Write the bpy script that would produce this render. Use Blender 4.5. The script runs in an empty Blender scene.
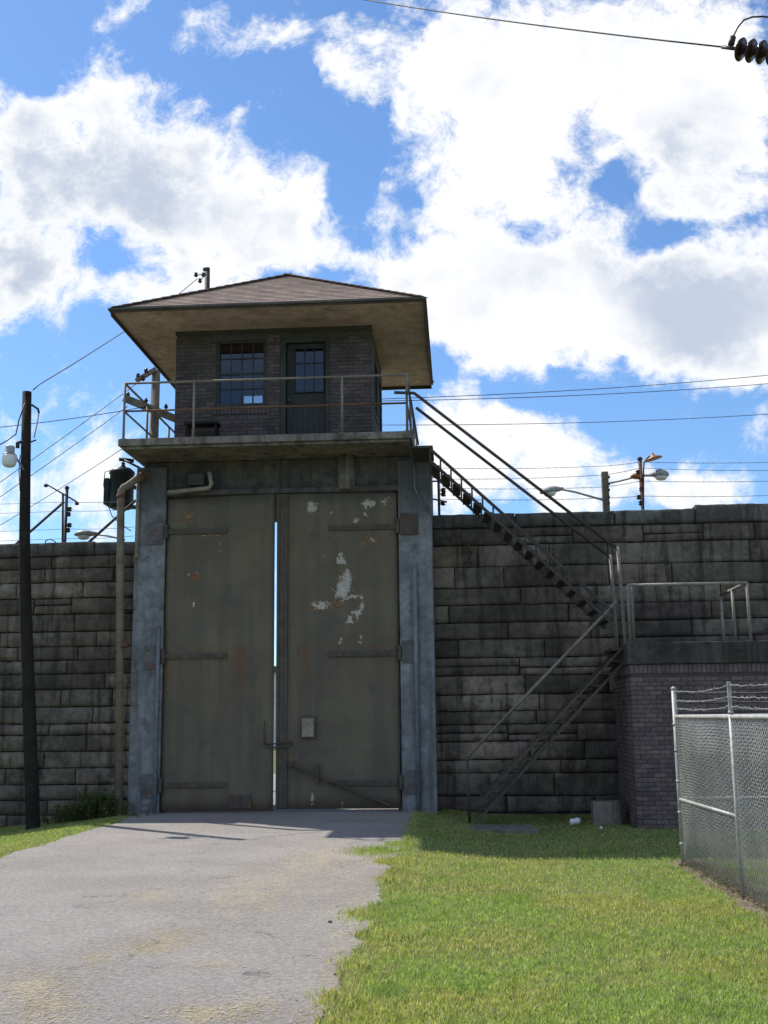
import bpy, math, random
import numpy as np
from mathutils import Vector, noise as mn
R = math.radians
random.seed(7)
rng = np.random.default_rng(7)
sc = bpy.context.scene
C = sc.collection

# ------------------------------------------------------------------ camera
F = 1110.0
TH = R(10.4); PS = math.atan(72 / F); RL = 0.012
cf = Vector((-math.sin(PS) * math.cos(TH), math.cos(PS) * math.cos(TH), math.sin(TH)))
cr = cf.cross(Vector((0, 0, 1))).normalized(); cu = cr.cross(cf)
cr, cu = cr * math.cos(RL) - cu * math.sin(RL), cu * math.cos(RL) + cr * math.sin(RL)
EYE = Vector((0, 0, 1.65))
cam = bpy.data.cameras.new("camera"); co = bpy.data.objects.new("camera", cam); C.objects.link(co)
cam.sensor_fit = 'VERTICAL'; cam.sensor_height = 24; cam.lens = F / 1024 * 24
cam.clip_start = 0.05; cam.clip_end = 6000
from mathutils import Matrix
m = Matrix((cr, cu, -cf)).transposed().to_4x4(); m.translation = EYE
co.matrix_world = m
sc.camera = co

def ray(x, y): return cf + cr * ((x - 384) / F) + cu * ((512 - y) / F)
def PY(x, y, Y): d = ray(x, y); return EYE + d * (Y / d.y)          # where a sight line meets the plane y = Y
def PZ(x, y, Z): d = ray(x, y); return EYE + d * ((Z - 1.65) / d.z)  # ... or the level z = Z

# ------------------------------------------------------------------ view, sun, sky
sc.view_settings.view_transform = 'Standard'; sc.view_settings.look = 'None'
sc.view_settings.exposure = 0.22; sc.view_settings.gamma = 1; sc.view_settings.use_curve_mapping = False
SKY = 0.13; SUN = 4.8
sc.cycles.max_bounces = 6; sc.cycles.diffuse_bounces = 3; sc.cycles.glossy_bounces = 3; sc.cycles.transparent_max_bounces = 8; sc.cycles.caustics_reflective = False; sc.cycles.caustics_refractive = False
to_sun = Vector((-0.63, 0.475, 1.0)).normalized()
sl = bpy.data.lights.new("sun", 'SUN'); so = bpy.data.objects.new("sun", sl); C.objects.link(so)
sl.energy = SUN; sl.angle = R(0.53); sl.color = (1, 0.95, 0.87)
so.rotation_euler = to_sun.to_track_quat('Z', 'Y').to_euler()

class NT:
    """small helper for writing node trees"""
    def __init__(s, tree): s.t = tree; s.n = tree.nodes; s.l = tree.links
    def node(s, kind, **kw):
        n = s.n.new(kind)
        for k, v in kw.items(): setattr(n, k, v)
        return n
    def put(s, sock, v):
        if isinstance(v, bpy.types.NodeSocket): s.l.new(v, sock)
        elif v is not None:
            if isinstance(v, (tuple, list)) and len(v) == 3 and sock.type == 'RGBA': v = (*v, 1)
            sock.default_value = v
    def math(s, op, a, b=None, clamp=False):
        n = s.node('ShaderNodeMath', operation=op, use_clamp=clamp); s.put(n.inputs[0], a); s.put(n.inputs[1], b); return n.outputs[0]
    def vec(s, op, a, b=None):
        n = s.node('ShaderNodeVectorMath', operation=op); s.put(n.inputs[0], a); s.put(n.inputs[1], b)
        return n.outputs['Value'] if op in ('LENGTH', 'DOT_PRODUCT') else n.outputs[0]
    def noise(s, vec, scale, detail=4, rough=0.6, w=None):
        n = s.node('ShaderNodeTexNoise'); n.inputs['Scale'].default_value = scale
        n.inputs['Detail'].default_value = detail; n.inputs['Roughness'].default_value = rough
        if vec is not None: s.l.new(vec, n.inputs['Vector'])
        return n
    def ramp(s, v, a, b, lo=0.0, hi=1.0, smooth=True):
        n = s.node('ShaderNodeMapRange'); n.interpolation_type = 'SMOOTHSTEP' if smooth else 'LINEAR'
        s.put(n.inputs[0], v); n.inputs[1].default_value = a; n.inputs[2].default_value = b
        n.inputs[3].default_value = lo; n.inputs[4].default_value = hi
        return n.outputs[0]
    def mix(s, f, a, b, mode='MIX'):
        n = s.node('ShaderNodeMix', data_type='RGBA', blend_type=mode)
        s.put(n.inputs[0], f); s.put(n.inputs[6], a); s.put(n.inputs[7], b); return n.outputs[2]
    def blob(s, vec, c, rad, power=1.0):
        d = s.vec('SUBTRACT', vec, tuple(c)); d = s.vec('MULTIPLY', d, tuple(1 / q for q in rad))
        return s.ramp(s.vec('LENGTH', d), 0.0, 1.0, power, 0.0)
    def add_all(s, L):
        o = L[0]
        for q in L[1:]: o = s.math('ADD', o, q)
        return o

world = bpy.data.worlds.new("World"); sc.world = world; world.use_nodes = True
w = NT(world.node_tree); w.n.clear()
sky = w.node('ShaderNodeTexSky', sky_type='NISHITA'); sky.sun_disc = False
sky.sun_elevation = math.asin(to_sun.z); sky.sun_rotation = math.atan2(to_sun.x, to_sun.y)
sky.altitude = 200; sky.air_density = 1.0; sky.dust_density = 0.3; sky.ozone_density = 3.0
gen = w.node('ShaderNodeTexCoord').outputs['Generated']
sep = w.node('ShaderNodeSeparateXYZ'); w.l.new(gen, sep.inputs[0])
yy = w.math('MAXIMUM', sep.outputs[1], 0.08)
comb = w.node('ShaderNodeCombineXYZ')
w.put(comb.inputs[0], w.math('DIVIDE', sep.outputs[0], yy)); w.put(comb.inputs[1], w.math('DIVIDE', sep.outputs[2], yy))
uv = comb.outputs[0]
warp = w.noise(uv, 4.0, 3, 0.55)
wv = w.vec('SUBTRACT', warp.outputs['Color'], (0.5, 0.5, 0.5)); wv = w.vec('MULTIPLY', wv, (0.16, 0.12, 0))
warp2 = w.noise(uv, 15.0, 3, 0.6)
wv2 = w.vec('MULTIPLY', w.vec('SUBTRACT', warp2.outputs['Color'], (0.5, 0.5, 0.5)), (0.05, 0.05, 0))
uvw = w.vec('ADD', w.vec('ADD', uv, wv), wv2)
def skyuv(px, py): d = ray(px, py); return (d.x / d.y, d.z / d.y, 0)
CL = [(55, 190, 115, 110, 1), (150, 150, 95, 85, .95), (110, 80, 50, 45, .6), (215, 215, 100, 75, 1), (290, 230, 70, 60, .8), (20, 290, 85, 60, 1.0), (5, 140, 70, 70, .8), (130, 300, 60, 30, .5), (170, 280, 90, 50, .6),
      (270, 15, 100, 40, .55), (350, 95, 30, 50, .6), (200, 20, 60, 30, .3), (330, 40, 60, 40, .45), (130, 5, 40, 25, .4), (380, 215, 30, 34, .6),
      (475, 120, 115, 125, 1.05), (400, 262, 60, 30, .6), (430, 40, 90, 80, .6), (600, 60, 190, 120, .95), (720, 110, 130, 150, .95), (560, 250, 150, 100, 1.1), (440, 285, 110, 60, .85), (640, 320, 190, 80, .95), (740, 320, 120, 90, .9), (480, 345, 90, 45, .6), (740, 385, 60, 30, .5),
      (520, 440, 130, 62, .95), (580, 480, 90, 45, .6), (445, 480, 60, 60, .6), (715, 492, 90, 38, .85), (650, 500, 90, 26, .5),
      (10, 520, 70, 70, .7), (105, 480, 75, 50, .65), (60, 560, 120, 40, .6), (20, 435, 30, 25, .3),
      (460, 120, 50, 40, -.5), (520, 225, 46, 30, -.45), (548, 175, 30, 40, -.25), (608, 186, 46, 28, -.85), (652, 230, 42, 34, -.85), (510, 240, 50, 24, -.45), (350, 165, 55, 60, -.3), (92, 262, 40, 26, -.5), (580, 400, 70, 25, -.5), (640, 445, 60, 28, -.3)]
terms = []
for (px, py, rx, ry, wt) in CL:
    c = skyuv(px, py); e = skyuv(px + 1, py); g = skyuv(px, py - 1)
    terms.append(w.blob(uvw, c, (rx * 1.27 * abs(e[0] - c[0]), ry * 1.27 * abs(g[1] - c[1]), 1), wt))
base = w.add_all(terms)
front = w.ramp(sep.outputs[1], 0.55, 0.75)
fb = w.noise(uvw, 6.5, 10, 0.72)
fb3 = w.noise(uv, 26.0, 7, 0.68)
fb2 = w.noise(gen, 2.4, 8, 0.6)
dens = w.math('ADD', base, w.math('MULTIPLY', w.math('SUBTRACT', fb.outputs[0], 0.5), 2.7))
dens = w.math('ADD', dens, w.math('MULTIPLY', w.math('SUBTRACT', fb3.outputs[0], 0.5), 1.5))
dens_f = w.ramp(dens, 0.18, 0.86)
dens_b = w.ramp(fb2.outputs[0], 0.45, 0.68)
densm = w.node('ShaderNodeMix', data_type='FLOAT'); w.put(densm.inputs[0], front); w.put(densm.inputs[2], dens_b); w.put(densm.inputs[3], dens_f)
# cloud body: white tops, blue-grey thick parts
sh = w.noise(w.vec('ADD', uv, (0.03, -0.05, 3.0)), 3.4, 6, 0.58)
thick = w.ramp(dens, 0.6, 1.5, 0.1, 1)
shade = w.math('MULTIPLY', w.ramp(sh.outputs[0], 0.40, 0.64), thick)
ccol = w.mix(shade, (1.0, 1.0, 1.0), (0.52, 0.59, 0.72))
bg1 = w.node('ShaderNodeBackground'); bg1.inputs[1].default_value = SKY
tint = w.mix(1.0, sky.outputs[0], (0.74, 0.93, 1.10), 'MULTIPLY'); w.l.new(tint, bg1.inputs[0])
bg2 = w.node('ShaderNodeBackground'); w.l.new(ccol, bg2.inputs[0]); bg2.inputs[1].default_value = 0.93
ms = w.node('ShaderNodeMixShader'); w.l.new(densm.outputs[0], ms.inputs[0]); w.l.new(bg1.outputs[0], ms.inputs[1]); w.l.new(bg2.outputs[0], ms.inputs[2])
world.cycles.sampling_method = 'MANUAL'; world.cycles.sample_map_resolution = 256
wo = w.node('ShaderNodeOutputWorld'); w.l.new(ms.outputs[0], wo.inputs[0])

# ------------------------------------------------------------------ materials
def newmat(name):
    mt = bpy.data.materials.new(name); mt.use_nodes = True
    t = NT(mt.node_tree); b = t.n['Principled BSDF']; b.inputs['Specular IOR Level'].default_value = 0.25
    tc = t.node('ShaderNodeTexCoord').outputs['Object']
    return mt, t, b, tc
def bump(t, b, h, strength, dist):
    n = t.node('ShaderNodeBump'); n.inputs['Strength'].default_value = strength; n.inputs['Distance'].default_value = dist
    t.put(n.inputs['Height'], h); t.l.new(n.outputs[0], b.inputs['Normal'])
def sv(t, vec, s): return t.vec('MULTIPLY', vec, s)
def weathered(name, c1, c2, rough=0.8, metal=0.0, s1=1.5, s2=14, dirt=None, dirt_amt=0.5, streak=None, streak_amt=0.5, rust=0.0, bmp=0.3, bd=0.004, attr=False):
    mt, t, b, tc = newmat(name)
    n1 = t.noise(tc, s1, 6, 0.6); n2 = t.noise(tc, s2, 6, 0.65)
    if attr:
        a = t.node('ShaderNodeAttribute'); a.attribute_name = 'tint'
        col = a.outputs['Color']
        col = t.mix(1.0, col, t.mix(t.ramp(n1.outputs[0], .35, .65), c1, c2), 'MULTIPLY')
    else:
        col = t.mix(t.ramp(n1.outputs[0], .35, .65), c1, c2)
    col = t.mix(1.0, col, t.mix(t.ramp(n2.outputs[0], .3, .7), (.78, .78, .78), (1.18, 1.18, 1.18)), 'MULTIPLY')
    if dirt:
        n3 = t.noise(tc, s1 * 2.3, 8, 0.7); col = t.mix(t.ramp(n3.outputs[0], .5, .68, 0, dirt_amt), col, dirt)
    if streak:
        n4 = t.noise(sv(t, tc, (7, 7, .55)), 1.0, 5, 0.6); col = t.mix(t.ramp(n4.outputs[0], .48, .68, 0, streak_amt), col, streak)
    if rust:
        n5 = t.noise(tc, 9, 7, 0.7); col = t.mix(t.ramp(n5.outputs[0], .66 - .2 * rust, .72 - .2 * rust), col, (.16, .06, .025))
    t.put(b.inputs['Base Color'], col); b.inputs['Roughness'].default_value = rough; b.inputs['Metallic'].default_value = metal
    n6 = t.noise(tc, s2 * 3, 5, 0.7)
    bump(t, b, t.math('ADD', n2.outputs[0], t.math('MULTIPLY', n6.outputs[0], .5)), bmp, bd)
    return mt

M = {}
M['stone'] = weathered('rough_stone', (1.0, .96, .92), (.50, .485, .47), .95, s1=1.1, s2=9, dirt=(.043, .039, .035), dirt_amt=.75, streak=(.04, .035, .03), streak_amt=.8, bmp=.9, bd=.02, attr=True)
M['brick'] = weathered('painted_brick', (1.05, 1, 1.05), (.8, .8, .82), .85, s1=1.2, s2=18, dirt=(.06, .05, .05), dirt_amt=.3, bmp=.5, bd=.004, attr=True)
M['shingle'] = weathered('asphalt_shingle', (1.05, 1.03, 1.0), (.85, .85, .85), .95, s1=1.5, s2=30, dirt=(.16, .15, .14), dirt_amt=.3, bmp=.5, bd=.003, attr=True)
M['soffit'] = weathered('soffit_board', (.56, .43, .41), (.46, .35, .33), .8, s1=1.0, s2=5, dirt=(.17, .11, .085), dirt_amt=.5, bmp=.15)
M['fascia'] = weathered('fascia_paint', (.12, .075, .055), (.08, .055, .045), .7)
M['edge'] = weathered('drip_edge', (.10, .11, .09), (.07, .07, .06), .6)
M['concrete'] = weathered('stained_concrete', (.25, .225, .195), (.16, .145, .13), .92, s1=1.1, s2=9, dirt=(.06, .055, .05), dirt_amt=.65, streak=(.055, .05, .045), streak_amt=.7, bmp=.6, bd=.008)
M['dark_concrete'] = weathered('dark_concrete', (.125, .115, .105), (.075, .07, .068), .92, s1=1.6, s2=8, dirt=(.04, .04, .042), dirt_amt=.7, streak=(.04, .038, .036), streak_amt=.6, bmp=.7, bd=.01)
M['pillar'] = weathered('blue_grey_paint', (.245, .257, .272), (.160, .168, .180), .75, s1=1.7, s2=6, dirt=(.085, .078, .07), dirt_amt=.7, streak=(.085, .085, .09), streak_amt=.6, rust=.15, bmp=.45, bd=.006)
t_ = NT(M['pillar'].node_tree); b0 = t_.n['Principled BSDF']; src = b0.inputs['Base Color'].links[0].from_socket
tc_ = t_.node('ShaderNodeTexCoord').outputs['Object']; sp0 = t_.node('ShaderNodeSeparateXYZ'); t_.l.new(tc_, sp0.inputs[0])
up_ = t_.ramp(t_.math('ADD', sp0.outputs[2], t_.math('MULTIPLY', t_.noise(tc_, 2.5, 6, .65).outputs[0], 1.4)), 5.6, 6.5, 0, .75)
t_.put(b0.inputs['Base Color'], t_.mix(up_, src, (.07, .066, .062)))     # darker tone towards the pillar top, with a noisy edge
M['pipe_blue'] = weathered('blue_pipe', (.20, .22, .245), (.14, .152, .17), .6)
M['rail'] = weathered('rail_steel', (.24, .215, .18), (.17, .15, .125), .6, rust=.2, s2=20)
M['rail_light'] = weathered('pale_rail', (.30, .28, .24), (.22, .20, .17), .6, rust=.2)
M['rust_rail'] = weathered('rusty_rail', (.17, .085, .05), (.11, .06, .045), .85, rust=.4, s2=20)
M['stair'] = weathered('stair_steel', (.075, .065, .06), (.05, .045, .042), .7, rust=.35)
M['strap'] = weathered('hinge_steel', (.10, .092, .075), (.075, .068, .058), .7, s1=3, dirt=(.11, .055, .035), dirt_amt=.8, rust=.35, s2=16)
M['stair_brown'] = weathered('brown_steel', (.105, .088, .072), (.07, .06, .05), .75, rust=.2)
M['slab'] = weathered('mossy_slab', (.08, .072, .064), (.045, .041, .037), .95, s1=2.2, s2=9, dirt=(.034, .034, .022), dirt_amt=.7, streak=(.13, .12, .11), streak_amt=.5, bmp=.9, bd=.02)
M['plate'] = weathered('rusty_plate', (.15, .155, .165), (.105, .10, .105), .75, s1=3, dirt=(.12, .07, .05), dirt_amt=.8, rust=.35)
M['joint'] = weathered('dark_joint', (.035, .032, .028), (.022, .02, .018), .95)
M['pole'] = weathered('creosote_wood', (.018, .015, .013), (.028, .024, .02), .9, s1=3, streak=(.012, .01, .01), bmp=.6)
M['wood'] = weathered('grey_wood', (.24, .21, .16), (.15, .13, .10), .9, s1=2, streak=(.09, .08, .06), bmp=.5)
M['wire'] = weathered('wire_black', (.03, .03, .032), (.045, .045, .05), .5)
M['galv'] = weathered('galvanised', (.42, .42, .40), (.31, .31, .30), .55, metal=.2, s2=25)
M['lampgrey'] = weathered('lamp_grey', (.42, .43, .42), (.30, .31, .31), .5)
M['standpipe'] = weathered('standpipe_paint', (.24, .21, .16), (.17, .14, .11), .7, dirt=(.15, .075, .045), dirt_amt=.7, rust=.15)
M['transformer'] = weathered('transformer_green', (.012, .02, .02), (.022, .03, .03), .4)
M['insul'] = weathered('brown_porcelain', (.055, .03, .022), (.035, .02, .016), .15)
M['doorgreen'] = weathered('door_paint', (.034, .037, .040), (.045, .048, .050), .6)
M['frame'] = weathered('window_frame_paint', (.055, .065, .06), (.04, .045, .045), .6)
M['white'] = weathered('white_plaster', (.75, .74, .72), (.6, .6, .58), .8)
M['litter'] = weathered('white_paper', (.8, .8, .8), (.7, .72, .74), .7)
M['ochre'] = weathered('weathered_beige', (.33, .30, .23), (.25, .22, .17), .75, dirt=(.12, .10, .08), dirt_amt=.5)
M['orange'] = weathered('orange_enamel', (.42, .20, .09), (.3, .13, .06), .5)
M['roofgrey'] = weathered('grey_roof', (.15, .15, .15), (.1, .1, .1), .9)
M['bark'] = weathered('stem', (.12, .10, .06), (.09, .08, .05), .9)

# glass
mt, t, b, tc = newmat('window_glass'); M['glass'] = mt
gl = t.node('ShaderNodeBsdfGlossy'); gl.inputs['Roughness'].default_value = .04; gl.inputs['Color'].default_value = (.72, .66, .68, 1)
tr = t.node('ShaderNodeBsdfTransparent'); tr.inputs[0].default_value = (.82, .83, .83, 1)
fr = t.node('ShaderNodeFresnel'); fr.inputs[0].default_value = 1.5
mx = t.node('ShaderNodeMixShader'); t.put(mx.inputs[0], t.ramp(fr.outputs[0], 0, 1, .04, .9, False)); t.l.new(tr.outputs[0], mx.inputs[1]); t.l.new(gl.outputs[0], mx.inputs[2])
t.l.new(mx.outputs[0], t.n['Material Output'].inputs[0])
mt, t, b, tc = newmat('frosted_lens'); M['lens'] = mt
b.inputs['Base Color'].default_value = (.75, .77, .8, 1); b.inputs['Roughness'].default_value = .25


# asphalt drive
mt, t, b, tc = newmat('old_asphalt'); M['asphalt'] = mt
n1 = t.noise(tc, .7, 6, .6); n2 = t.noise(tc, 60, 4, .7); n3 = t.noise(tc, 180, 3, .7); n4 = t.noise(tc, 3.2, 7, .65); n9 = t.noise(tc, 22, 8, .8)
col = t.mix(t.ramp(n1.outputs[0], .35, .65), (.325, .300, .278), (.39, .362, .335))
col = t.mix(t.ramp(n4.outputs[0], .55, .75, 0, .35), col, (.17, .165, .165))
col = t.mix(t.ramp(n2.outputs[0], .55, .8, 0, .8), col, (.44, .42, .40))
col = t.mix(t.ramp(n3.outputs[0], .5, .28, 0, .9), col, (.10, .098, .10))
col = t.mix(1, col, t.mix(t.ramp(n9.outputs[0], .38, .62, 0, 1, False), (.70, .69, .69), (1.22, 1.22, 1.21)), 'MULTIPLY')
vr = t.node('ShaderNodeTexVoronoi'); vr.feature = 'DISTANCE_TO_EDGE'; vr.inputs['Scale'].default_value = .55
wv_ = t.vec('ADD', tc, t.vec('MULTIPLY', t.noise(tc, 2.5, 5, .6).outputs['Color'], (.9, .9, 0))); t.l.new(wv_, vr.inputs['Vector'])
crack = t.math('MULTIPLY', t.ramp(vr.outputs[0], .0, .010, 1, 0), t.ramp(n4.outputs[0], .48, .6))
col = t.mix(t.math('MULTIPLY', crack, .6), col, (.09, .085, .08))
dust = []
for (px, py, rx, ry, wt) in [(300, 868, 80, 22, .6), (255, 890, 80, 22, .5), (330, 852, 60, 16, .6), (235, 908, 90, 22, .5), (150, 897, 40, 12, .7), (172, 938, 42, 14, .8), (148, 950, 38, 10, .7), (35, 985, 55, 22, .65), (45, 1010, 60, 24, .65), (205, 1014, 65, 14, .8), (350, 925, 30, 70, .5)]:
    c_ = PZ(px, py, 0); e_ = PZ(px + 10, py, 0); g_ = PZ(px, py - 5, 0)
    dust.append(t.blob(tc, (c_.x, c_.y, 0), ((e_.x - c_.x) * rx / 10, (g_.y - c_.y) * ry / 5, 9), wt))
dm = t.math('ADD', t.add_all(dust), t.math('MULTIPLY', t.math('SUBTRACT', t.noise(sv(t, tc, (1, .6, 1)), 4.5, 9, .75).outputs[0], .5), 3.4))
dm = t.math('MULTIPLY', t.ramp(dm, .34, .85, 0, .95), t.ramp(t.noise(sv(t, tc, (1.0, .55, 1)), 34, 6, .8).outputs[0], .44, .60, .12, 1))
col = t.mix(dm, col, (.47, .405, .29))
t.put(b.inputs['Base Color'], col); b.inputs['Roughness'].default_value = .9
bump(t, b, t.math('ADD', t.math('ADD', n2.outputs[0], n3.outputs[0]), t.math('MULTIPLY', crack, -.8)), .9, .012)

# soil under the lawn
mt, t, b, tc = newmat('lawn_soil'); M['soil'] = mt
n1 = t.noise(tc, .5, 6, .6); n2 = t.noise(tc, 22, 6, .7); n3 = t.noise(tc, 4, 5, .6)
col = t.mix(t.ramp(n1.outputs[0], .35, .65), (.12, .145, .045), (.17, .18, .08))
col = t.mix(t.ramp(n3.outputs[0], .5, .7, 0, .7), col, (.20, .18, .085))
col = t.mix(t.ramp(n2.outputs[0], .45, .65, 0, .8), col, (.035, .045, .012))
t.put(b.inputs['Base Color'], col); b.inputs['Roughness'].default_value = 1; bump(t, b, n2.outputs[0], .8, .03)
mt, t, b, tc = newmat('bare_dirt'); M['dirt'] = mt
n1 = t.noise(tc, 3, 6, .6); n2 = t.noise(tc, 30, 6, .7)
col = t.mix(t.ramp(n1.outputs[0], .35, .65), (.14, .115, .085), (.22, .18, .135)); col = t.mix(t.ramp(n2.outputs[0], .5, .7, 0, .7), col, (.07, .055, .04))
t.put(b.inputs['Base Color'], col); b.inputs['Roughness'].default_value = 1; bump(t, b, n2.outputs[0], .8, .03)

def leafmat(name, trans=.45):
    mt, t, b, tc = newmat(name)
    a = t.node('ShaderNodeAttribute'); a.attribute_name = 'tint'
    n1 = t.noise(tc, .55, 5, .6); n2 = t.noise(tc, 2.6, 5, .6)
    c = t.mix(t.ramp(n1.outputs[0], .38, .62), a.outputs['Color'], t.mix(1, a.outputs['Color'], (1.25, 1.0, 1.1), 'MULTIPLY'))
    c = t.mix(t.ramp(n2.outputs[0], .50, .66, 0, .6), c, (.42, .40, .23)); n5 = t.noise(tc, 1.3, 4, .6); c = t.mix(t.ramp(n5.outputs[0], .54, .66, 0, .6), c, (.20, .36, .06))
    n3 = t.noise(tc, 9, 4, .6); c = t.mix(1, c, t.mix(t.ramp(n3.outputs[0], .3, .7), (.78, .80, .78), (1.2, 1.18, 1.2)), 'MULTIPLY')
    t.put(b.inputs['Base Color'], c); b.inputs['Roughness'].default_value = .6
    tl = t.node('ShaderNodeBsdfTranslucent'); t.put(tl.inputs[0], t.mix(1, c, (1.2, 1.25, .75), 'MULTIPLY'))
    mx = t.node('ShaderNodeMixShader'); mx.inputs[0].default_value = trans
    t.l.new(b.outputs[0], mx.inputs[1]); t.l.new(tl.outputs[0], mx.inputs[2]); t.l.new(mx.outputs[0], t.n['Material Output'].inputs[0])
    return mt
M['grass'] = leafmat('grass_blades'); M['leaf'] = leafmat('weed_leaves')
M['straw'] = weathered('straw', (.50, .43, .27), (.38, .31, .17), .9)
M['dryleaf'] = weathered('dry_leaves', (.17, .11, .065), (.10, .065, .04), .9)

# ------------------------------------------------------------------ mesh helpers
class MB:
    def __init__(s): s.v = []; s.f = []; s.c = []; s.smooth = []
    def face(s, idx, col=(1, 1, 1), sm=False): s.f.append(tuple(idx)); s.c.append(col); s.smooth.append(sm)
    def quad(s, a, b, c, d, col=(1, 1, 1)):
        n = len(s.v); s.v += [tuple(a), tuple(b), tuple(c), tuple(d)]; s.face((n, n + 1, n + 2, n + 3), col)
    def box(s, x0, x1, y0, y1, z0, z1, col=(1, 1, 1)):
        n = len(s.v)
        s.v += [(x, y, z) for z in (z0, z1) for y in (y0, y1) for x in (x0, x1)]
        for q in ((0, 2, 3, 1), (4, 5, 7, 6), (0, 1, 5, 4), (2, 6, 7, 3), (0, 4, 6, 2), (1, 3, 7, 5)): s.face([n + k for k in q], col)
        return s
    def bar(s, p, q, wd, ht, up=(0, 0, 1), col=(1, 1, 1)):
        p = Vector(p); q = Vector(q); d = (q - p).normalized(); side = d.cross(Vector(up)).normalized(); u = side.cross(d)
        n = len(s.v)
        for e in (p, q):
            for a, b_ in ((-1, -1), (1, -1), (1, 1), (-1, 1)): s.v.append(tuple(e + side * (a * wd / 2) + u * (b_ * ht / 2)))
        for k in range(4): s.face((n + k, n + (k + 1) % 4, n + 4 + (k + 1) % 4, n + 4 + k), col)
        s.face((n + 3, n + 2, n + 1, n), col); s.face((n + 4, n + 5, n + 6, n + 7), col)
        return s
    def tube(s, pts, r, n=8, col=(1, 1, 1)):
        pts = [Vector(p) for p in pts]; rs = r if isinstance(r, (list, tuple)) else [r] * len(pts)
        base = len(s.v); prev = None
        for i, p in enumerate(pts):
            d = (pts[min(i + 1, len(pts) - 1)] - pts[max(i - 1, 0)]).normalized()
            if prev is None: a = d.cross(Vector((0, 0, 1)) if abs(d.z) < .95 else Vector((1, 0, 0))).normalized()
            else: a = (prev - d * prev.dot(d)).normalized()
            prev = a; b_ = d.cross(a)
            for k in range(n):
                an = 2 * math.pi * k / n; s.v.append(tuple(p + (a * math.cos(an) + b_ * math.sin(an)) * rs[i]))
        for i in range(len(pts) - 1):
            for k in range(n):
                s.face((base + i * n + k, base + i * n + (k + 1) % n, base + (i + 1) * n + (k + 1) % n, base + (i + 1) * n + k), col, True)
        s.face([base + k for k in range(n)][::-1], col); s.face([base + (len(pts) - 1) * n + k for k in range(n)], col)
        return s
    def lathe(s, origin, axis, prof, n=14, col=(1, 1, 1)):
        """prof: (distance along the axis, radius)"""
        o = Vector(origin); d = Vector(axis).normalized(); a = d.cross(Vector((0, 0, 1)) if abs(d.z) < .95 else Vector((1, 0, 0))).normalized(); b_ = d.cross(a)
        base = len(s.v)
        for t_, r in prof:
            for k in range(n):
                an = 2 * math.pi * k / n; s.v.append(tuple(o + d * t_ + (a * math.cos(an) + b_ * math.sin(an)) * max(r, .0005)))
        for i in range(len(prof) - 1):
            for k in range(n):
                s.face((base + i * n + k, base + i * n + (k + 1) % n, base + (i + 1) * n + (k + 1) % n, base + (i + 1) * n + k), col, True)
        s.face([base + k for k in range(n)][::-1], col); s.face([base + (len(prof) - 1) * n + k for k in range(n)], col)
        return s
    def build(s, name, mat, parent=None, bevel=0):
        me = bpy.data.meshes.new(name)
        off = Vector((0, 0, 0)); p = parent
        while p is not None:
            off += p.location; p = p.parent
        v = np.array(s.v, dtype=np.float32) - np.array(off, dtype=np.float32)
        me.from_pydata(v.tolist(), [], s.f)
        cc = np.ones((len(me.loops), 4), dtype=np.float32)
        cnt = np.array([len(q) for q in s.f]); cc[:, :3] = np.repeat(np.array(s.c, dtype=np.float32), cnt, axis=0)
        at = me.color_attributes.new('tint', 'FLOAT_COLOR', 'CORNER'); at.data.foreach_set('color', cc.ravel())
        me.polygons.foreach_set('use_smooth', s.smooth)
        me.materials.append(M[mat]); me.update()
        o = bpy.data.objects.new(name, me); C.objects.link(o)
        if parent is not None: o.parent = parent
        if bevel:
            bv = o.modifiers.new('bevel', 'BEVEL'); bv.width = bevel; bv.segments = 2; bv.limit_method = 'ANGLE'
        return o
def thing(name, loc, label, cat, group=None):
    o = bpy.data.objects.new(name, None); o.empty_display_size = .2; C.objects.link(o); o.location = loc
    return tag(o, label, cat, group)
def tag(o, label, cat, group=None, kind=None):
    if label: o['label'] = label
    if cat: o['category'] = cat
    if group: o['group'] = group
    if kind: o['kind'] = kind
    return o
def structure(o): o['kind'] = 'structure'; return o
def sag(p, q, s, n=14):
    p = Vector(p); q = Vector(q)
    return [p.lerp(q, i / n) - Vector((0, 0, s * 4 * (i / n) * (1 - i / n))) for i in range(n + 1)]
def jit(c, a): k = 1 + random.uniform(-a, a); return tuple(x * k * (1 + random.uniform(-a, a) * .2) for x in c)

# ------------------------------------------------------------------ ground
def sstep(a, b, x):
    t_ = min(1, max(0, (x - a) / (b - a))); return t_ * t_ * (3 - 2 * t_)
def H(x, y):
    far = sstep(9, 17, y)
    if y > 21.5: far *= max(0, 1 - (y - 21.5) / 6)
    l = min(1, max(0, (-5.9 - x) / 2.6)); r = min(1, max(0, (x + .6) / 1.2))
    return -far * (.33 * l + .15 * r) - .0
def edge_r(y):
    return -0.80 + .13 * mn.noise(Vector((y * .9, 3.1, 0))) + .11 * mn.noise(Vector((y * 3.1, 7, 0))) + .05 * mn.noise(Vector((y * 11, 1, 0)))
def edge_l(y):
    return -5.62 + .12 * mn.noise(Vector((y * .8, 9.1, 0))) + .05 * mn.noise(Vector((y * 5, 2, 0)))
xs = [-1500, -400, -120, -60, -30, -18] + list(np.arange(-12, -5.9, .4)) + [-5.9, -3.3, -.6] + list(np.arange(-.3, 12, .3)) + [18, 30, 60, 120, 400, 1500]
ys = [-1500, -200, -40, -10, 0, 4] + list(np.arange(5, 24, .4)) + [27.6, 40, 80, 200, 600, 2500]
g = MB()
for y in ys:
    for x in xs:
        z = H(x, y) - .02
        if -12 < x < 12 and 4 < y < 21 and (x > -.4 or x < -6.1): z += .015 * mn.noise(Vector((x * 1.3, y * 1.3, 0)))
        g.v.append((x, y, z))
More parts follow.
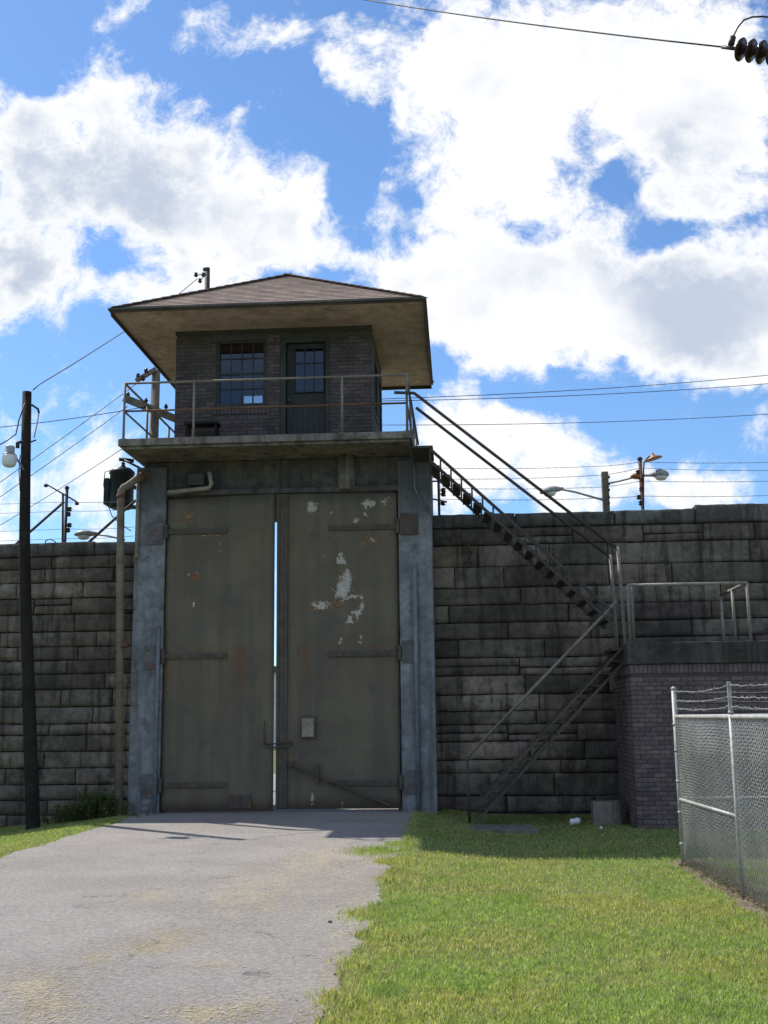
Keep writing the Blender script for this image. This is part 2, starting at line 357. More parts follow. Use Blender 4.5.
nx = len(xs)
for j in range(len(ys) - 1):
    for i in range(nx - 1): g.face((j * nx + i, j * nx + i + 1, (j + 1) * nx + i + 1, (j + 1) * nx + i), sm=True)
structure(g.build('ground', 'soil'))
d = MB(); yl = list(np.arange(-3, 26, .06)) + [30, 40, 60, 90]
for y in yl:
    a, b_ = (edge_l(y), edge_r(y)) if y < 26 else (-5.5, -.9)
    d.v += [(a, y, .002), (b_, y, .002), (a - .02, y, -.06), (b_ + .02, y, -.06)]
for i in range(len(yl) - 1):
    k = i * 4; d.face((k, k + 1, k + 5, k + 4)); d.face((k + 2, k, k + 4, k + 6)); d.face((k + 1, k + 3, k + 7, k + 5))
structure(d.build('driveway', 'asphalt'))
d = MB()   # bare strip under the chain-link fence
ylst = list(np.arange(4, 14.2, .1))
for y in ylst:
    a = 2.46 + .10 * mn.noise(Vector((y * 2, 5, 5))) - .12 * sstep(13.6, 10, y); b_ = 3.0 + .2 * mn.noise(Vector((y, 8, 5)))
    for q in range(6):
        x = a + (b_ - a) * q / 5; d.v.append((x, y, H(x, y) + (.012 if 0 < q < 5 else -.03) + .012 * mn.noise(Vector((x * 9, y * 9, 0)))))
for i in range(len(ylst) - 1):
    for q in range(5): k = i * 6 + q; d.face((k, k + 1, k + 7, k + 6), sm=True)
structure(d.build('dirt_strip', 'dirt'))

# lawn: many single blades
def blades(name, pts, hmin, hmax, wd, cols, mat, lean=.5):
    n = len(pts); P = np.array(pts, dtype=np.float64)
    h = rng.uniform(hmin, hmax, n); an = rng.uniform(0, 2 * np.pi, n); la = rng.uniform(0, 2 * np.pi, n); ln = rng.uniform(.1, lean, n) * h
    wv = np.stack([np.cos(an), np.sin(an), np.zeros(n)], 1) * (wd * rng.uniform(.7, 1.3, n))[:, None] / 2
    lv = np.stack([np.cos(la) * ln, np.sin(la) * ln, np.zeros(n)], 1)
    mid = P + lv * .35 + np.stack([0 * h, 0 * h, h * .55], 1); top = P + lv + np.stack([0 * h, 0 * h, h], 1)
    V = np.stack([P - wv, P + wv, mid + wv * .8, mid - wv * .8, top], 1).reshape(-1, 3)
    b0 = np.arange(n) * 5
    loops = np.stack([b0, b0 + 1, b0 + 2, b0 + 3, b0 + 3, b0 + 2, b0 + 4], 1).ravel()
    starts = np.stack([np.arange(n) * 7, np.arange(n) * 7 + 4], 1).ravel()
    me = bpy.data.meshes.new(name); me.vertices.add(len(V)); me.vertices.foreach_set('co', V.ravel())
    me.loops.add(len(loops)); me.loops.foreach_set('vertex_index', loops.astype(np.int32))
    me.polygons.add(2 * n); me.polygons.foreach_set('loop_start', starts.astype(np.int32))
    me.update(calc_edges=True)
    cols = np.array(cols); c = cols[rng.integers(0, len(cols), n)] * rng.uniform(.75, 1.25, n)[:, None]
    cc = np.ones((n, 7, 4), dtype=np.float32); cc[:, :, :3] = c[:, None, :]
    at = me.color_attributes.new('tint', 'FLOAT_COLOR', 'CORNER'); at.data.foreach_set('color', cc.ravel())
    me.materials.append(M[mat]); o = bpy.data.objects.new(name, me); C.objects.link(o)
    return tag(o, None, None, None, 'stuff')
GC = [(.28, .41, .09), (.33, .43, .12), (.22, .36, .065), (.42, .48, .21), (.29, .42, .085), (.52, .51, .32), (.36, .45, .16)]
pts = []
def lawn(x0, x1, y0, y1, dens, ok):
    n = int((x1 - x0) * (y1 - y0) * dens)
    for x, y in zip(rng.uniform(x0, x1, n), rng.uniform(y0, y1, n)):
        if ok(x, y): pts.append((x, y, H(x, y) - .012))
okr = lambda x, y: x > edge_r(y) + .02 + .05 * random.random() and not (2.42 + .1 * mn.noise(Vector((y * 2, 5, 5))) < x < 2.9 and y < 13.9 and random.random() < .93) and  not (x > 2.7 and y > 18.35) and not ((2.2 < x < 2.75) and 19.0 < y < 19.5)
lawn(-1, 2.6, 5.2, 8, 9500, okr); lawn(-1, 3.4, 8, 11, 5200, okr); lawn(-1, 6, 11, 14, 2300, okr); lawn(-1, 8, 14, 20.45, 1300, okr)
lawn(-10.5, -5.5, 13, 20.2, 1700, lambda x, y: x < edge_l(y) - .02 and x > -4.6 - y * .33)
blades('lawn_grass', pts, .014, .040, .0065, GC, 'grass', .9)
# tufts creeping on to the asphalt and taller grass at the foot of the walls
pts = []
for (px, py, r_, n) in [(370, 915, .16, 500), (398, 935, .10, 250), (372, 852, .22, 500), (388, 862, .14, 300), (395, 845, .12, 260), (350, 965, .09, 200), (335, 1000, .1, 260), (382, 880, .08, 120)]:
    c = PZ(px, py, 0)
    for k in range(n * 3): pts.append((c.x + .04 + rng.normal(0, r_ * .75), c.y + rng.normal(0, r_), -.005))
for k in range(9000):
    x = rng.uniform(-.35, 2.9); y = 20.42 - abs(rng.normal(0, .12)); pts.append((x, y, H(x, y)))
for k in range(3500):
    x = rng.uniform(-9.5, -5.9); y = 20.35 - abs(rng.normal(0, .15)); pts.append((x, y, H(x, y)))
for k in range(3000):
    y = rng.uniform(6, 19.8); x = edge_r(y) + abs(rng.normal(.03, .06)); pts.append((x, y, -.005))
for k in range(2500):
    y = rng.uniform(5, 13.6); x = 2.5 + rng.normal(0.15, .1); pts.append((x, y, H(x, y)))
blades('tall_grass', pts, .025, .065, .007, GC + [(.38, .32, .17)], 'grass', .8)

# dry clippings lying on the asphalt
v = MB()
for (px, py, rx, ry, n) in [(300, 868, 60, 20, 1900), (262, 888, 55, 18, 1300), (330, 855, 40, 14, 900), (240, 905, 60, 20, 700), (150, 897, 28, 8, 420), (175, 936, 26, 9, 420), (150, 948, 25, 7, 330), (215, 965, 30, 6, 220), (95, 958, 18, 7, 200),
                            (35, 985, 32, 14, 500), (45, 1008, 35, 16, 550), (205, 1014, 42, 9, 420), (255, 1006, 25, 8, 160), (310, 985, 60, 50, 260), (200, 950, 170, 70, 500), (350, 930, 22, 60, 420), (340, 900, 40, 20, 420)]:
    for k in range(int(n * 1.9)):
        c = PZ(px + random.gauss(0, rx * .7), min(py + random.gauss(0, ry * .8), 1075), 0)
        if c.x > edge_r(c.y) + .1 or c.y > 19: continue
        a = random.uniform(0, 6.3); L = random.uniform(.010, .030); wd = random.uniform(.003, .005)
        dx, dy = math.cos(a) * L / 2, math.sin(a) * L / 2; ex, ey = -math.sin(a) * wd / 2, math.cos(a) * wd / 2; z = .0045 + random.random() * .003; z2 = z + random.uniform(0, .002)
        v.quad((c.x - dx - ex, c.y - dy - ey, z), (c.x + dx - ex, c.y + dy - ey, z2), (c.x + dx + ex, c.y + dy + ey, z2), (c.x - dx + ex, c.y - dy + ey, z))
for k in range(7000):
    y = 5.5 + (19 - 5.5) * random.random() ** 1.3; x = edge_r(y) + random.gauss(-.04, .07) - (.25 * abs(random.gauss(0, 1)) if random.random() < .2 else 0)
    a = random.uniform(0, 6.3); L = random.uniform(.010, .03); wd = random.uniform(.002, .004)
    dx, dy = math.cos(a) * L / 2, math.sin(a) * L / 2; ex, ey = -math.sin(a) * wd / 2, math.cos(a) * wd / 2; z = .0035 + random.random() * .004
    v.quad((x - dx - ex, y - dy - ey, z), (x + dx - ex, y + dy - ey, z), (x + dx + ex, y + dy + ey, z), (x - dx + ex, y - dy + ey, z))
tag(v.build('dry_clippings', 'straw'), None, None, None, 'stuff')
v = MB()
for k in range(1700):
    y = rng.uniform(6, 13.7); x = rng.normal(2.62, .10); s_ = rng.uniform(.02, .05); a = rng.uniform(0, 6.3); z = H(x, y) + rng.uniform(.005, .07)
    p = Vector((x, y, z)); e1 = Vector((math.cos(a), math.sin(a), rng.uniform(-.6, .6))) * s_ / 2; e2 = Vector((-math.sin(a), math.cos(a), rng.uniform(-.6, .6))) * s_ / 3
    v.quad(p - e1, p - e2, p + e1, p + e2)
tag(v.build('fallen_leaves', 'dryleaf'), None, None, None, 'stuff')

# ------------------------------------------------------------------ stone walls
def block(mb, x0, x1, z0, z1, Y, out, col, seed, rough=.06, gap=.006, top_cap=None, taper=.02):
    """one rock-faced stone: a displaced grid facing -y, with its edges turned back into the joint"""
    L = x1 - x0; h = z1 - z0; nx = max(4, int(L / .07)); nz = max(4, int(h / .05))
    US = [0, min(.2, .012 / L)] + [i / (nx - 2) for i in range(1, nx - 2)] + [1 - min(.2, .012 / L), 1]
    WS = [0, min(.2, .012 / h)] + [i / (nz - 2) for i in range(1, nz - 2)] + [1 - min(.2, .012 / h), 1]
    base = len(mb.v)
    tl = [random.uniform(-.006, .006) for _ in range(4)]
    for j in range(nz + 1):
        for i in range(nx + 1):
            u = US[i]; w_ = WS[j]
            x = x0 + gap + (L - 2 * gap) * u; z = z0 + gap + (h - 2 * gap) * w_
            z += (tl[0] * (1 - u) + tl[1] * u) * (1 if j == nz else 0) + (tl[2] * (1 - u) + tl[3] * u) * (1 if j == 0 else 0)
            e = min(u * L, (1 - u) * L, w_ * h, (1 - w_) * h)
            ed = min(1, e / .012) * (.55 + .45 * min(1, e / .05))
            n_ = .55 * mn.noise(Vector((x * 3.1 + seed, z * 5.2, seed * 1.7))) + .55 * abs(mn.noise(Vector((x * 7 + seed, z * 9, seed)))) + .35 * mn.noise(Vector((x * 17, z * 21, seed))) - .5 * max(0, .12 - abs(mn.noise(Vector((x * 2.2, z * 7, seed + 9))))) / .12 * .6
            if i in (0, nx): x += .008 * mn.noise(Vector((z * 14, seed, 1)))
            if j in (0, nz): z += .014 * mn.noise(Vector((x * 6, seed, 2))) + .012 * min(0, mn.noise(Vector((x * 14, seed, 5)))) * (1 if j else -1)
            dd = -.015 if e <= 1e-6 else out * ed + rough * n_ * ed
            z += .012 * mn.noise(Vector((x * .6, z * .7, 3.3)))
            mb.v.append((x, Y - dd, z))
    for j in range(nz):
        for i in range(nx):
            a = base + j * (nx + 1) + i; mb.face((a, a + 1, a + nx + 2, a + nx + 1), col, True)
    # returns
    ring = [base + i for i in range(nx + 1)] + [base + j * (nx + 1) + nx for j in range(1, nz + 1)] + [base + nz * (nx + 1) + i for i in range(nx - 1, -1, -1)] + [base + j * (nx + 1) for j in range(nz - 1, 0, -1)]
    b2 = len(mb.v)
    for k in ring:
        p = mb.v[k]; mb.v.append((p[0], Y + .05, p[2]))
    n = len(ring)
    for k in range(n): mb.face((ring[k], b2 + k, b2 + (k + 1) % n, ring[(k + 1) % n]), col)
SC = [(.225, .198, .165), (.195, .172, .145), (.175, .155, .132), (.25, .22, .182), (.16, .14, .12), (.21, .186, .158)]
def stone_wall(name, label, x0, x1, zb, ztop, Y, thick, seed, hs, longs):
    random.seed(seed)
    root = thing(name, ((x0 + x1) / 2, Y + thick / 2, zb), label, 'wall')
    mb = MB(); z = zb; top = ztop - .26
    rows = []
    while z < top - .12:
        h = random.choice(hs) * random.uniform(.9, 1.1)
        if z + h > top - .12: h = top - z
        rows.append((z, z + h)); z += h
    for (a, b_) in rows:
        x = x0 - random.random() * .6
        while x < x1:
            L = random.uniform(*longs) * (.75 if b_ - a < .22 else 1); e = min(x + L, x1)
            if x1 - e < .3: e = x1
            s0 = max(x, x0)
            col = jit(random.choice(SC), .24); out = random.uniform(.004, .030)
            if e - s0 > .12:
                if b_ - a > .29 and random.random() < .13:      # two thin stones in one tall course
                    m_ = a + (b_ - a) * random.uniform(.4, .6)
                    block(mb, s0, e, a, m_, Y, out, col, random.random() * 99); block(mb, s0, e, m_, b_, Y, out * .6, jit(random.choice(SC), .2), random.random() * 99)
                else: block(mb, s0, e, a, b_, Y, out, col, random.random() * 99)
            x = e
    mb.build('stonework', 'stone', root)
    MB().box(x0, x1, Y + .03, Y + thick, zb, top).build('mortar_core', 'joint', root)
    cp = MB(); x = x0
    while x < x1:
        L = random.uniform(.9, 2.2); e = min(x + L, x1)
        if x1 - e < .4: e = x1
        tz = ztop + random.uniform(-.02, .02) + (.07 if x > 3.95 else 0)
        block(cp, x, e, top, tz, Y - .03, .02, jit((.15, .145, .14), .25), random.random() * 99, rough=.04)
        cp.box(x + .01, e - .01, Y - .0, Y + thick + .05, top + .002, tz - .012, (.15, .145, .135))
        x = e
    cp.build('coping', 'stone', root)
    return root
DT = 19.87; WY = 20.47
stone_wall('stone_wall', 'long grey stone block wall left of the gate, behind the black pole', -16, -5.95, -.7, 4.97, WY, .75, 11, [.30, .32, .34, .31, .28, .20], (.6, 2.1))
stone_wall('stone_wall', 'tall grey stone block wall right of the gate, behind the steel stairs', -.5, 16, -.5, 5.33, WY, .75, 23, [.32, .36, .40, .34, .24, .34], (.9, 2.6))
random.seed(5)

# ------------------------------------------------------------------ bricks
def bricks(mb, u0, u1, z0, z1, plane, fixed, sgn, cols, holes=(), L=.2, hh=.062, g_=.010, soldier=None):
    """running bond on the plane y = fixed (plane 'x') or x = fixed (plane 'y'), facing sgn"""
    def add(a, b_, c_, d_, col):
        o = random.uniform(.008, .012); t0, t1 = sorted((fixed + sgn * o, fixed - sgn * .03))
        if plane == 'x': mb.box(a, b_, t0, t1, c_, d_, col)
        else: mb.box(t0, t1, a, b_, c_, d_, col)
    z = z0; row = 0
    while z + hh < z1 + .001:
        x = u0 - (L / 2 if row % 2 else 0)
        while x < u1 - .01:
            a = max(x, u0); b_ = min(x + L - g_, u1)
            parts = [(a, b_)]
            for (ha, hb, hc, hd) in holes:
                if z + hh > hc and z < hd:
                    nw = []
                    for (p, q) in parts:
                        if q <= ha or p >= hb: nw.append((p, q)); continue
                        if p < ha: nw.append((p, ha))
                        if q > hb: nw.append((hb, q))
                    parts = nw
            for (p, q) in parts:
                if q - p > .02: add(p, q, z, z + hh, jit(random.choice(cols), .18))
            x += L
        z += hh + g_; row += 1
    if soldier:
        s0, s1 = soldier; x = u0
        while x < u1 - .03:
            add(x, min(x + .062, u1), s0, s1, jit(random.choice(cols), .15)); x += .072
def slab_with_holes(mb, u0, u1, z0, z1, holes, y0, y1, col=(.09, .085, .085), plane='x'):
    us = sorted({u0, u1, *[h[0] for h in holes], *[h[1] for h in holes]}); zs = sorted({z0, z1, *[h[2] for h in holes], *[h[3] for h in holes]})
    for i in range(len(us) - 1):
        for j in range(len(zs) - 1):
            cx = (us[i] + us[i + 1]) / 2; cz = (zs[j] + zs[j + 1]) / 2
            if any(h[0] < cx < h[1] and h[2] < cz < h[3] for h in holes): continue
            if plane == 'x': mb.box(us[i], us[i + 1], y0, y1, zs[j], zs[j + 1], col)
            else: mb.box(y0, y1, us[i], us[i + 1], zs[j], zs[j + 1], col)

# ------------------------------------------------------------------ guard tower
XL, XR = -5.90, -.42            # outer faces of the pillars
GL, GR = -5.33, -1.03           # gate opening
ZG = 5.68; ZS0, ZS1 = 6.38, 6.56
SF = 18.87; SB = 23.55          # front and back of the balcony slab
tw = thing('guard_tower', ((XL + XR) / 2, DT, 0), 'tall gate tower with concrete balcony, dark brick cabin and brown hipped roof', 'watchtower')
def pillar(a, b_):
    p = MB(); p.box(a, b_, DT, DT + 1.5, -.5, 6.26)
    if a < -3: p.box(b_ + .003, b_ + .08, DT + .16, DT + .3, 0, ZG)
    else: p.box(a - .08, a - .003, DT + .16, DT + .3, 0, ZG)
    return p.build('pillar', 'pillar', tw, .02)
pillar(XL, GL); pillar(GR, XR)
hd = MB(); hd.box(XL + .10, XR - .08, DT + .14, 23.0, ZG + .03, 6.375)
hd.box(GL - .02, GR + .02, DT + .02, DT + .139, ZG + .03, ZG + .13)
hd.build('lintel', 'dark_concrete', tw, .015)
MB().box(XL + .12, GL - .1, DT + 1.51, 23, -.5, ZG + .02).build('passage_wall', 'dark_concrete', tw)
MB().box(GR + .1, XR - .1, DT + 1.51, 23, -.5, ZG + .02).build('passage_wall', 'dark_concrete', tw)
sb = MB(); sb.box(-5.96, -.72, SF, SB, ZS1 - .13, ZS1); sb.box(-5.96 + .05, -.72 - .05, SF + .06, SB - .05, ZS0, ZS1 - .131)
sb.build('balcony_slab', 'concrete', tw, .012)
# cabin
cx0, cx1 = -5.22, -1.50; cy0, cy1 = 19.97, 22.75; cz0, cz1 = ZS1 + .002, 8.96
def at(px, py, Y=cy0): return PY(px, py, Y)
win = (at(216, 400).x, at(266, 400).x, at(240, 406).z, at(240, 340).z)
dor = (at(281, 400).x, at(329, 400).x, cz0, at(300, 338).z)
bk = at(254, 400.5); dd = (bk - EYE); dk = EYE + dd * (cy1 / bk.y)       # small rear window seen right through the cabin
rear = (dk.x - .24, dk.x + .24, dk.z - .24, dk.z + .12)
CB = [(.115, .096, .094), (.105, .088, .088), (.125, .104, .100), (.095, .081, .082)]
cb = MB()
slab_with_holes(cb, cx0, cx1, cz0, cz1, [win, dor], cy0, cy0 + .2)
bricks(cb, cx0 - .01, cx1 + .01, cz0 + .01, cz1 - .12, 'x', cy0, -1, CB, [(win[0] - .02, win[1] + .02, win[2] - .17, win[3] + .06), (dor[0] - .02, dor[1] + .02, dor[2], dor[3] + .06)])
x = win[0] - .05
while x < win[1] + .03:
    cb.box(x, x + .062, cy0 - .03, cy0 + .02, win[2] - .16, win[2] - .008, jit(CB[0], .15)); x += .072
sw = (20.55, 21.35, 7.35, 8.5); sw2 = (21.75, 22.45, cz0, 8.5)
slab_with_holes(cb, cy0 + .201, cy1 - .201, cz0, cz1, [sw, sw2], cx1 - .2, cx1, plane='y')
bricks(cb, cy0, cy1, cz0 + .01, cz1 - .12, 'y', cx1, 1, CB, [sw, sw2])
slab_with_holes(cb, cy0 + .201, cy1 - .201, cz0, cz1, [], cx0, cx0 + .2, plane='y')
bricks(cb, cy0, cy1, cz0 + .01, cz1 - .12, 'y', cx0, -1, CB)
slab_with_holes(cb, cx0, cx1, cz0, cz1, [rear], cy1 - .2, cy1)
cb.box(cx0 - .02, cx1 + .02, cy0 - .03, cy0 + .01, cz1 - .12, cz1, (.075, .085, .085))
cb.build('cabin_wall', 'brick', tw)
def glazing(name, x0, x1, z0, z1, Y, cols, rows, fw=.05, mid=None, parent=tw, mat='frame', depth=.09):
    f = MB(); f.box(x0, x0 + fw, Y - .04, Y + depth, z0, z1); f.box(x1 - fw, x1, Y - .04, Y + depth, z0, z1)
    f.box(x0 + fw, x1 - fw, Y - .039, Y + depth, z1 - fw, z1); f.box(x0 + fw, x1 - fw, Y - .039, Y + depth, z0, z0 + fw)
    for i in range(1, cols):
        x = x0 + fw + (x1 - x0 - 2 * fw) * i / cols; f.box(x - .010, x + .010, Y, Y + .03, z0 + fw, z1 - fw)
    for j in range(1, rows):
        z = z0 + fw + (z1 - z0 - 2 * fw) * j / rows; k = .022 if (mid and j == mid) else .010
        f.box(x0 + fw, x1 - fw, Y - .003, Y + .033, z - k, z + k)
    o = f.build(name, mat, parent)
    MB().box(x0 + fw, x1 - fw, Y + .012, Y + .018, z0 + fw, z1 - fw).build('pane', 'glass', o)
    return o
glazing('window', win[0], win[1], win[2], win[3], cy0 + .06, 4, 4, .055, 2)
glazing('window', rear[0], rear[1], rear[2], rear[3], cy1 - .12, 2, 1, .03)
dr = MB(); pz0, pz1 = at(308, 392).z, at(308, 347).z; px0, px1 = at(294, 370).x, at(324, 370).x
dr.box(dor[0], dor[0] + .09, cy0 - .02, cy0 + .14, dor[2], dor[3]); dr.box(dor[1] - .06, dor[1], cy0 - .02, cy0 + .14, dor[2], dor[3]); dr.box(dor[0] + .09, dor[1] - .06, cy0 - .019, cy0 + .14, dor[3] - .09, dor[3])
dfr = dr.build('door_frame', 'frame', tw)
dl = MB(); slab_with_holes(dl, dor[0] + .10, dor[1] - .07, dor[2] + .01, dor[3] - .10, [(px0, px1, pz0, pz1)], cy0 + .06, cy0 + .11)
k0 = dor[0] + .2
while k0 < dor[1] - .2: dl.box(k0, k0 + .012, cy0 + .05, cy0 + .062, dor[2] + .12, pz0 - .2); k0 += .1
dlo = dl.build('door', 'doorgreen', tw, .004)
glazing('door_window', px0, px1, pz0, pz1, cy0 + .055, 3, 3, .02, None, dlo, 'doorgreen')
MB().lathe((dor[0] + .16, cy0 + .06, 7.5), (0, -1, 0), [(0, .03), (.01, .03), (.03, .012), (.05, .028), (.07, .02)]).build('door_handle', 'strap', dlo)
# side openings
for (a, b_, c_, d_) in (sw, sw2):
    f = MB(); f.box(cx1 - .1, cx1 + .02, a, a + .05, c_, d_); f.box(cx1 - .1, cx1 + .02, b_ - .05, b_, c_, d_); f.box(cx1 - .1, cx1 + .021, a + .05, b_ - .05, d_ - .05, d_); f.box(cx1 - .1, cx1 + .021, a + .05, b_ - .05, c_, c_ + .05)
    f.box(cx1 - .06, cx1 - .03, (a + b_) / 2 - .012, (a + b_) / 2 + .012, c_ + .05, d_ - .05)
    o = f.build('side_window', 'frame', tw); MB().box(cx1 - .05, cx1 - .045, a + .05, b_ - .05, c_ + .05, d_ - .05).build('pane', 'glass', o)
# dark interior lining, floor and ceiling
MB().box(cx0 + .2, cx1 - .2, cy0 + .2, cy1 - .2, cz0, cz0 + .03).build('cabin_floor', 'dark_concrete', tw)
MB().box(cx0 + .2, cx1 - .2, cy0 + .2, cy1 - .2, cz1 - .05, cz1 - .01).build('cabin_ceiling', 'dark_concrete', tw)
# roof
rx0, rx1, ry0, ry1, re = -6.15, -.45, 18.77, 24.0, 8.95
ap = Vector(((rx0 + rx1) / 2, (ry0 + ry1) / 2, 10.56))
rf = MB(); SH = [(.37, .285, .25), (.34, .262, .23), (.395, .305, .265), (.315, .24, .21)]
corners = [Vector((rx0, ry0, re)), Vector((rx1, ry0, re)), Vector((rx1, ry1, re)), Vector((rx0, ry1, re))]
for k in range(4):
    a, b_ = corners[k], corners[(k + 1) % 4]
    nrm = (b_ - a).cross(ap - a).normalized(); N = 22
    for j in range(N):
        t0, t1 = j / N, min(1, (j + 1.05) / N); L = (b_ - a).length * (1 - t0); nt = max(1, round(L / .3)); off = .5 if j % 2 else 0
        e = [0] + [(i + off) / nt for i in range(0 if off else 1, nt)] + [1]
        for i in range(len(e) - 1):
            def pt(s_, t_, lift): return a.lerp(b_, s_).lerp(ap, t_) + nrm * lift
            lw = .022; g2 = .004 / max(L, .3)
            u0_, u1_ = e[i] + (g2 if i else 0), e[i + 1]
            c = jit(random.choice(SH), .12)
            rf.quad(pt(u0_, t0, lw), pt(u1_, t0, lw), pt(u1_, t1, .008), pt(u0_, t1, .008), c)
            rf.quad(pt(u0_, t0, .0), pt(u1_, t0, .0), pt(u1_, t0, lw), pt(u0_, t0, lw), tuple(q * .9 for q in c))
    rf.face([len(rf.v), len(rf.v) + 1, len(rf.v) + 2], (.12, .10, .09)); rf.v += [tuple(a), tuple(b_), tuple(ap)]
for k in range(4):     # hip caps
    a = corners[k]
    for j in range(20):
        p = a.lerp(ap, j / 20); q = a.lerp(ap, (j + 1.1) / 20); rf.bar(p + Vector((0, 0, .035)), q + Vector((0, 0, .022)), .2, .012, col=jit(SH[0], .12))
roof = rf.build('roof', 'shingle', tw)
MB().box(rx0 + .03, rx1 - .03, ry0 + .03, ry1 - .03, re - .035, re - .02).build('soffit', 'soffit', roof)
fs = MB(); h_ = .105
fs.box(rx0, rx1, ry0, ry0 + .028, re - .05, re); fs.box(rx0, rx1, ry1 - .028, ry1, re - h_, re)
fs.box(rx0, rx0 + .028, ry0 + .03, ry1 - .03, re - h_, re); fs.box(rx1 - .028, rx1, ry0 + .03, ry1 - .03, re - h_, re)
fs.build('fascia', 'fascia', roof)
MB().box(rx0 - .03, rx1 + .03, ry0 - .035, ry0 - .002, re - .015, re + .02).box(rx0 - .035, rx0 - .002, ry0, ry1, re - .015, re + .02).box(rx1 + .002, rx1 + .035, ry0, ry1, re - .015, re + .02).build('drip_edge', 'edge', roof)
# railing round the balcony
rl = MB(); mr = MB(); zt, zm = 7.60, 7.08
x0, x1, y0, y1 = -5.88, -.80, SF + .06, SB - .08
pr = .022
corn = [(x0, y0), (x1, y0), (x1, y1), (x0, y1)]
for i in (0, 1, 2, 3):
    a, b_ = corn[i], corn[(i + 1) % 4]
    rl.tube([(a[0], a[1], zt), (b_[0], b_[1], zt)], pr)
    (mr if i == 0 else rl).tube([(a[0], a[1], zm), (b_[0], b_[1], zm)], pr * .85)
ro = rl.build('railing', 'rail', tw); mr.build('middle_rail', 'rust_rail', ro)
for (x, y) in [(x0, y0), (PY(194, 400, y0).x, y0), (PY(342, 400, y0).x, y0), (x1, y0), (x0, 20.4), (x0, 22.0), (x0, y1), (x1, 20.5), (x1, 22.0), (x1, y1), (-3.3, y1)]:
    MB().tube([(x, y, ZS1 - .06), (x, y, zt + .01)], pr * 1.05).tube([(x, y, ZS1), (x, y, ZS1 + .015)], .05).build('railing_post', 'rail', ro)
# pipework on the face of the tower
p = MB(); f0 = DT - .05
p.tube([PY(168, 492.5, f0 - .1), PY(209, 488, f0 - .1), PY(211.5, 484, f0 - .1), PY(209.5, 472, f0 - .1)], .04, 10)
p.build('elbow_pipe', 'ochre', tw)
a = PY(189, 486, f0); b_ = PY(205, 474, f0)
MB().box(a.x, b_.x, DT - .12, DT + .2, a.z, b_.z).build('junction_box', 'dark_concrete', tw, .01)
a = PY(346, 489, f0); b_ = PY(346, 461, f0)
MB().tube([(a.x, DT + .05, a.z), (a.x, DT + .05, 6.37)], .16, 16).build('drain_stub', 'concrete', tw)
MB().tube([(-1.0 + .28, DT - .03, 6.2), (-1.0 + .28, DT - .03, 5.75), (-.65, DT - .03, 5.55), (-.5, DT - .03, 5.3)], .018).build('conduit', 'pipe_blue', tw)
MB().tube([(PY(157, 700, f0).x, f0, .02), (PY(157, 700, f0).x, f0, 3.3)], .035).build('conduit', 'pipe_blue', tw)
MB().tube([(PY(417, 700, f0).x, f0, .0), (PY(417, 700, f0).x, f0, 4.35)], .04).build('conduit', 'pipe_blue', tw)
MB().tube([(XL + .05, DT - .045, 6.05), (XL + .05, DT - .045, 4.55)], .035).build('conduit', 'ochre', tw)
MB().tube([PY(411, 400, SF - .02), PY(418.5, 445, SF - .02)], .015).build('conduit', 'wire', tw)
bch = MB(); bx = PY(200, 430, 19.5).x
bch.box(bx - .32, bx + .32, 19.55, 19.85, 6.98, 7.02)
for sx in (-.29, .25):
    for sy in (19.57, 19.79): bch.box(bx + sx, bx + sx + .04, sy, sy + .04, ZS1, 6.98)
bch.box(bx - .28, bx + .28, 19.6, 19.8, 6.6, 6.75)
tag(bch.build('bench', 'pole', None, .005), 'small dark bench on the balcony against the brick cabin', 'bench')

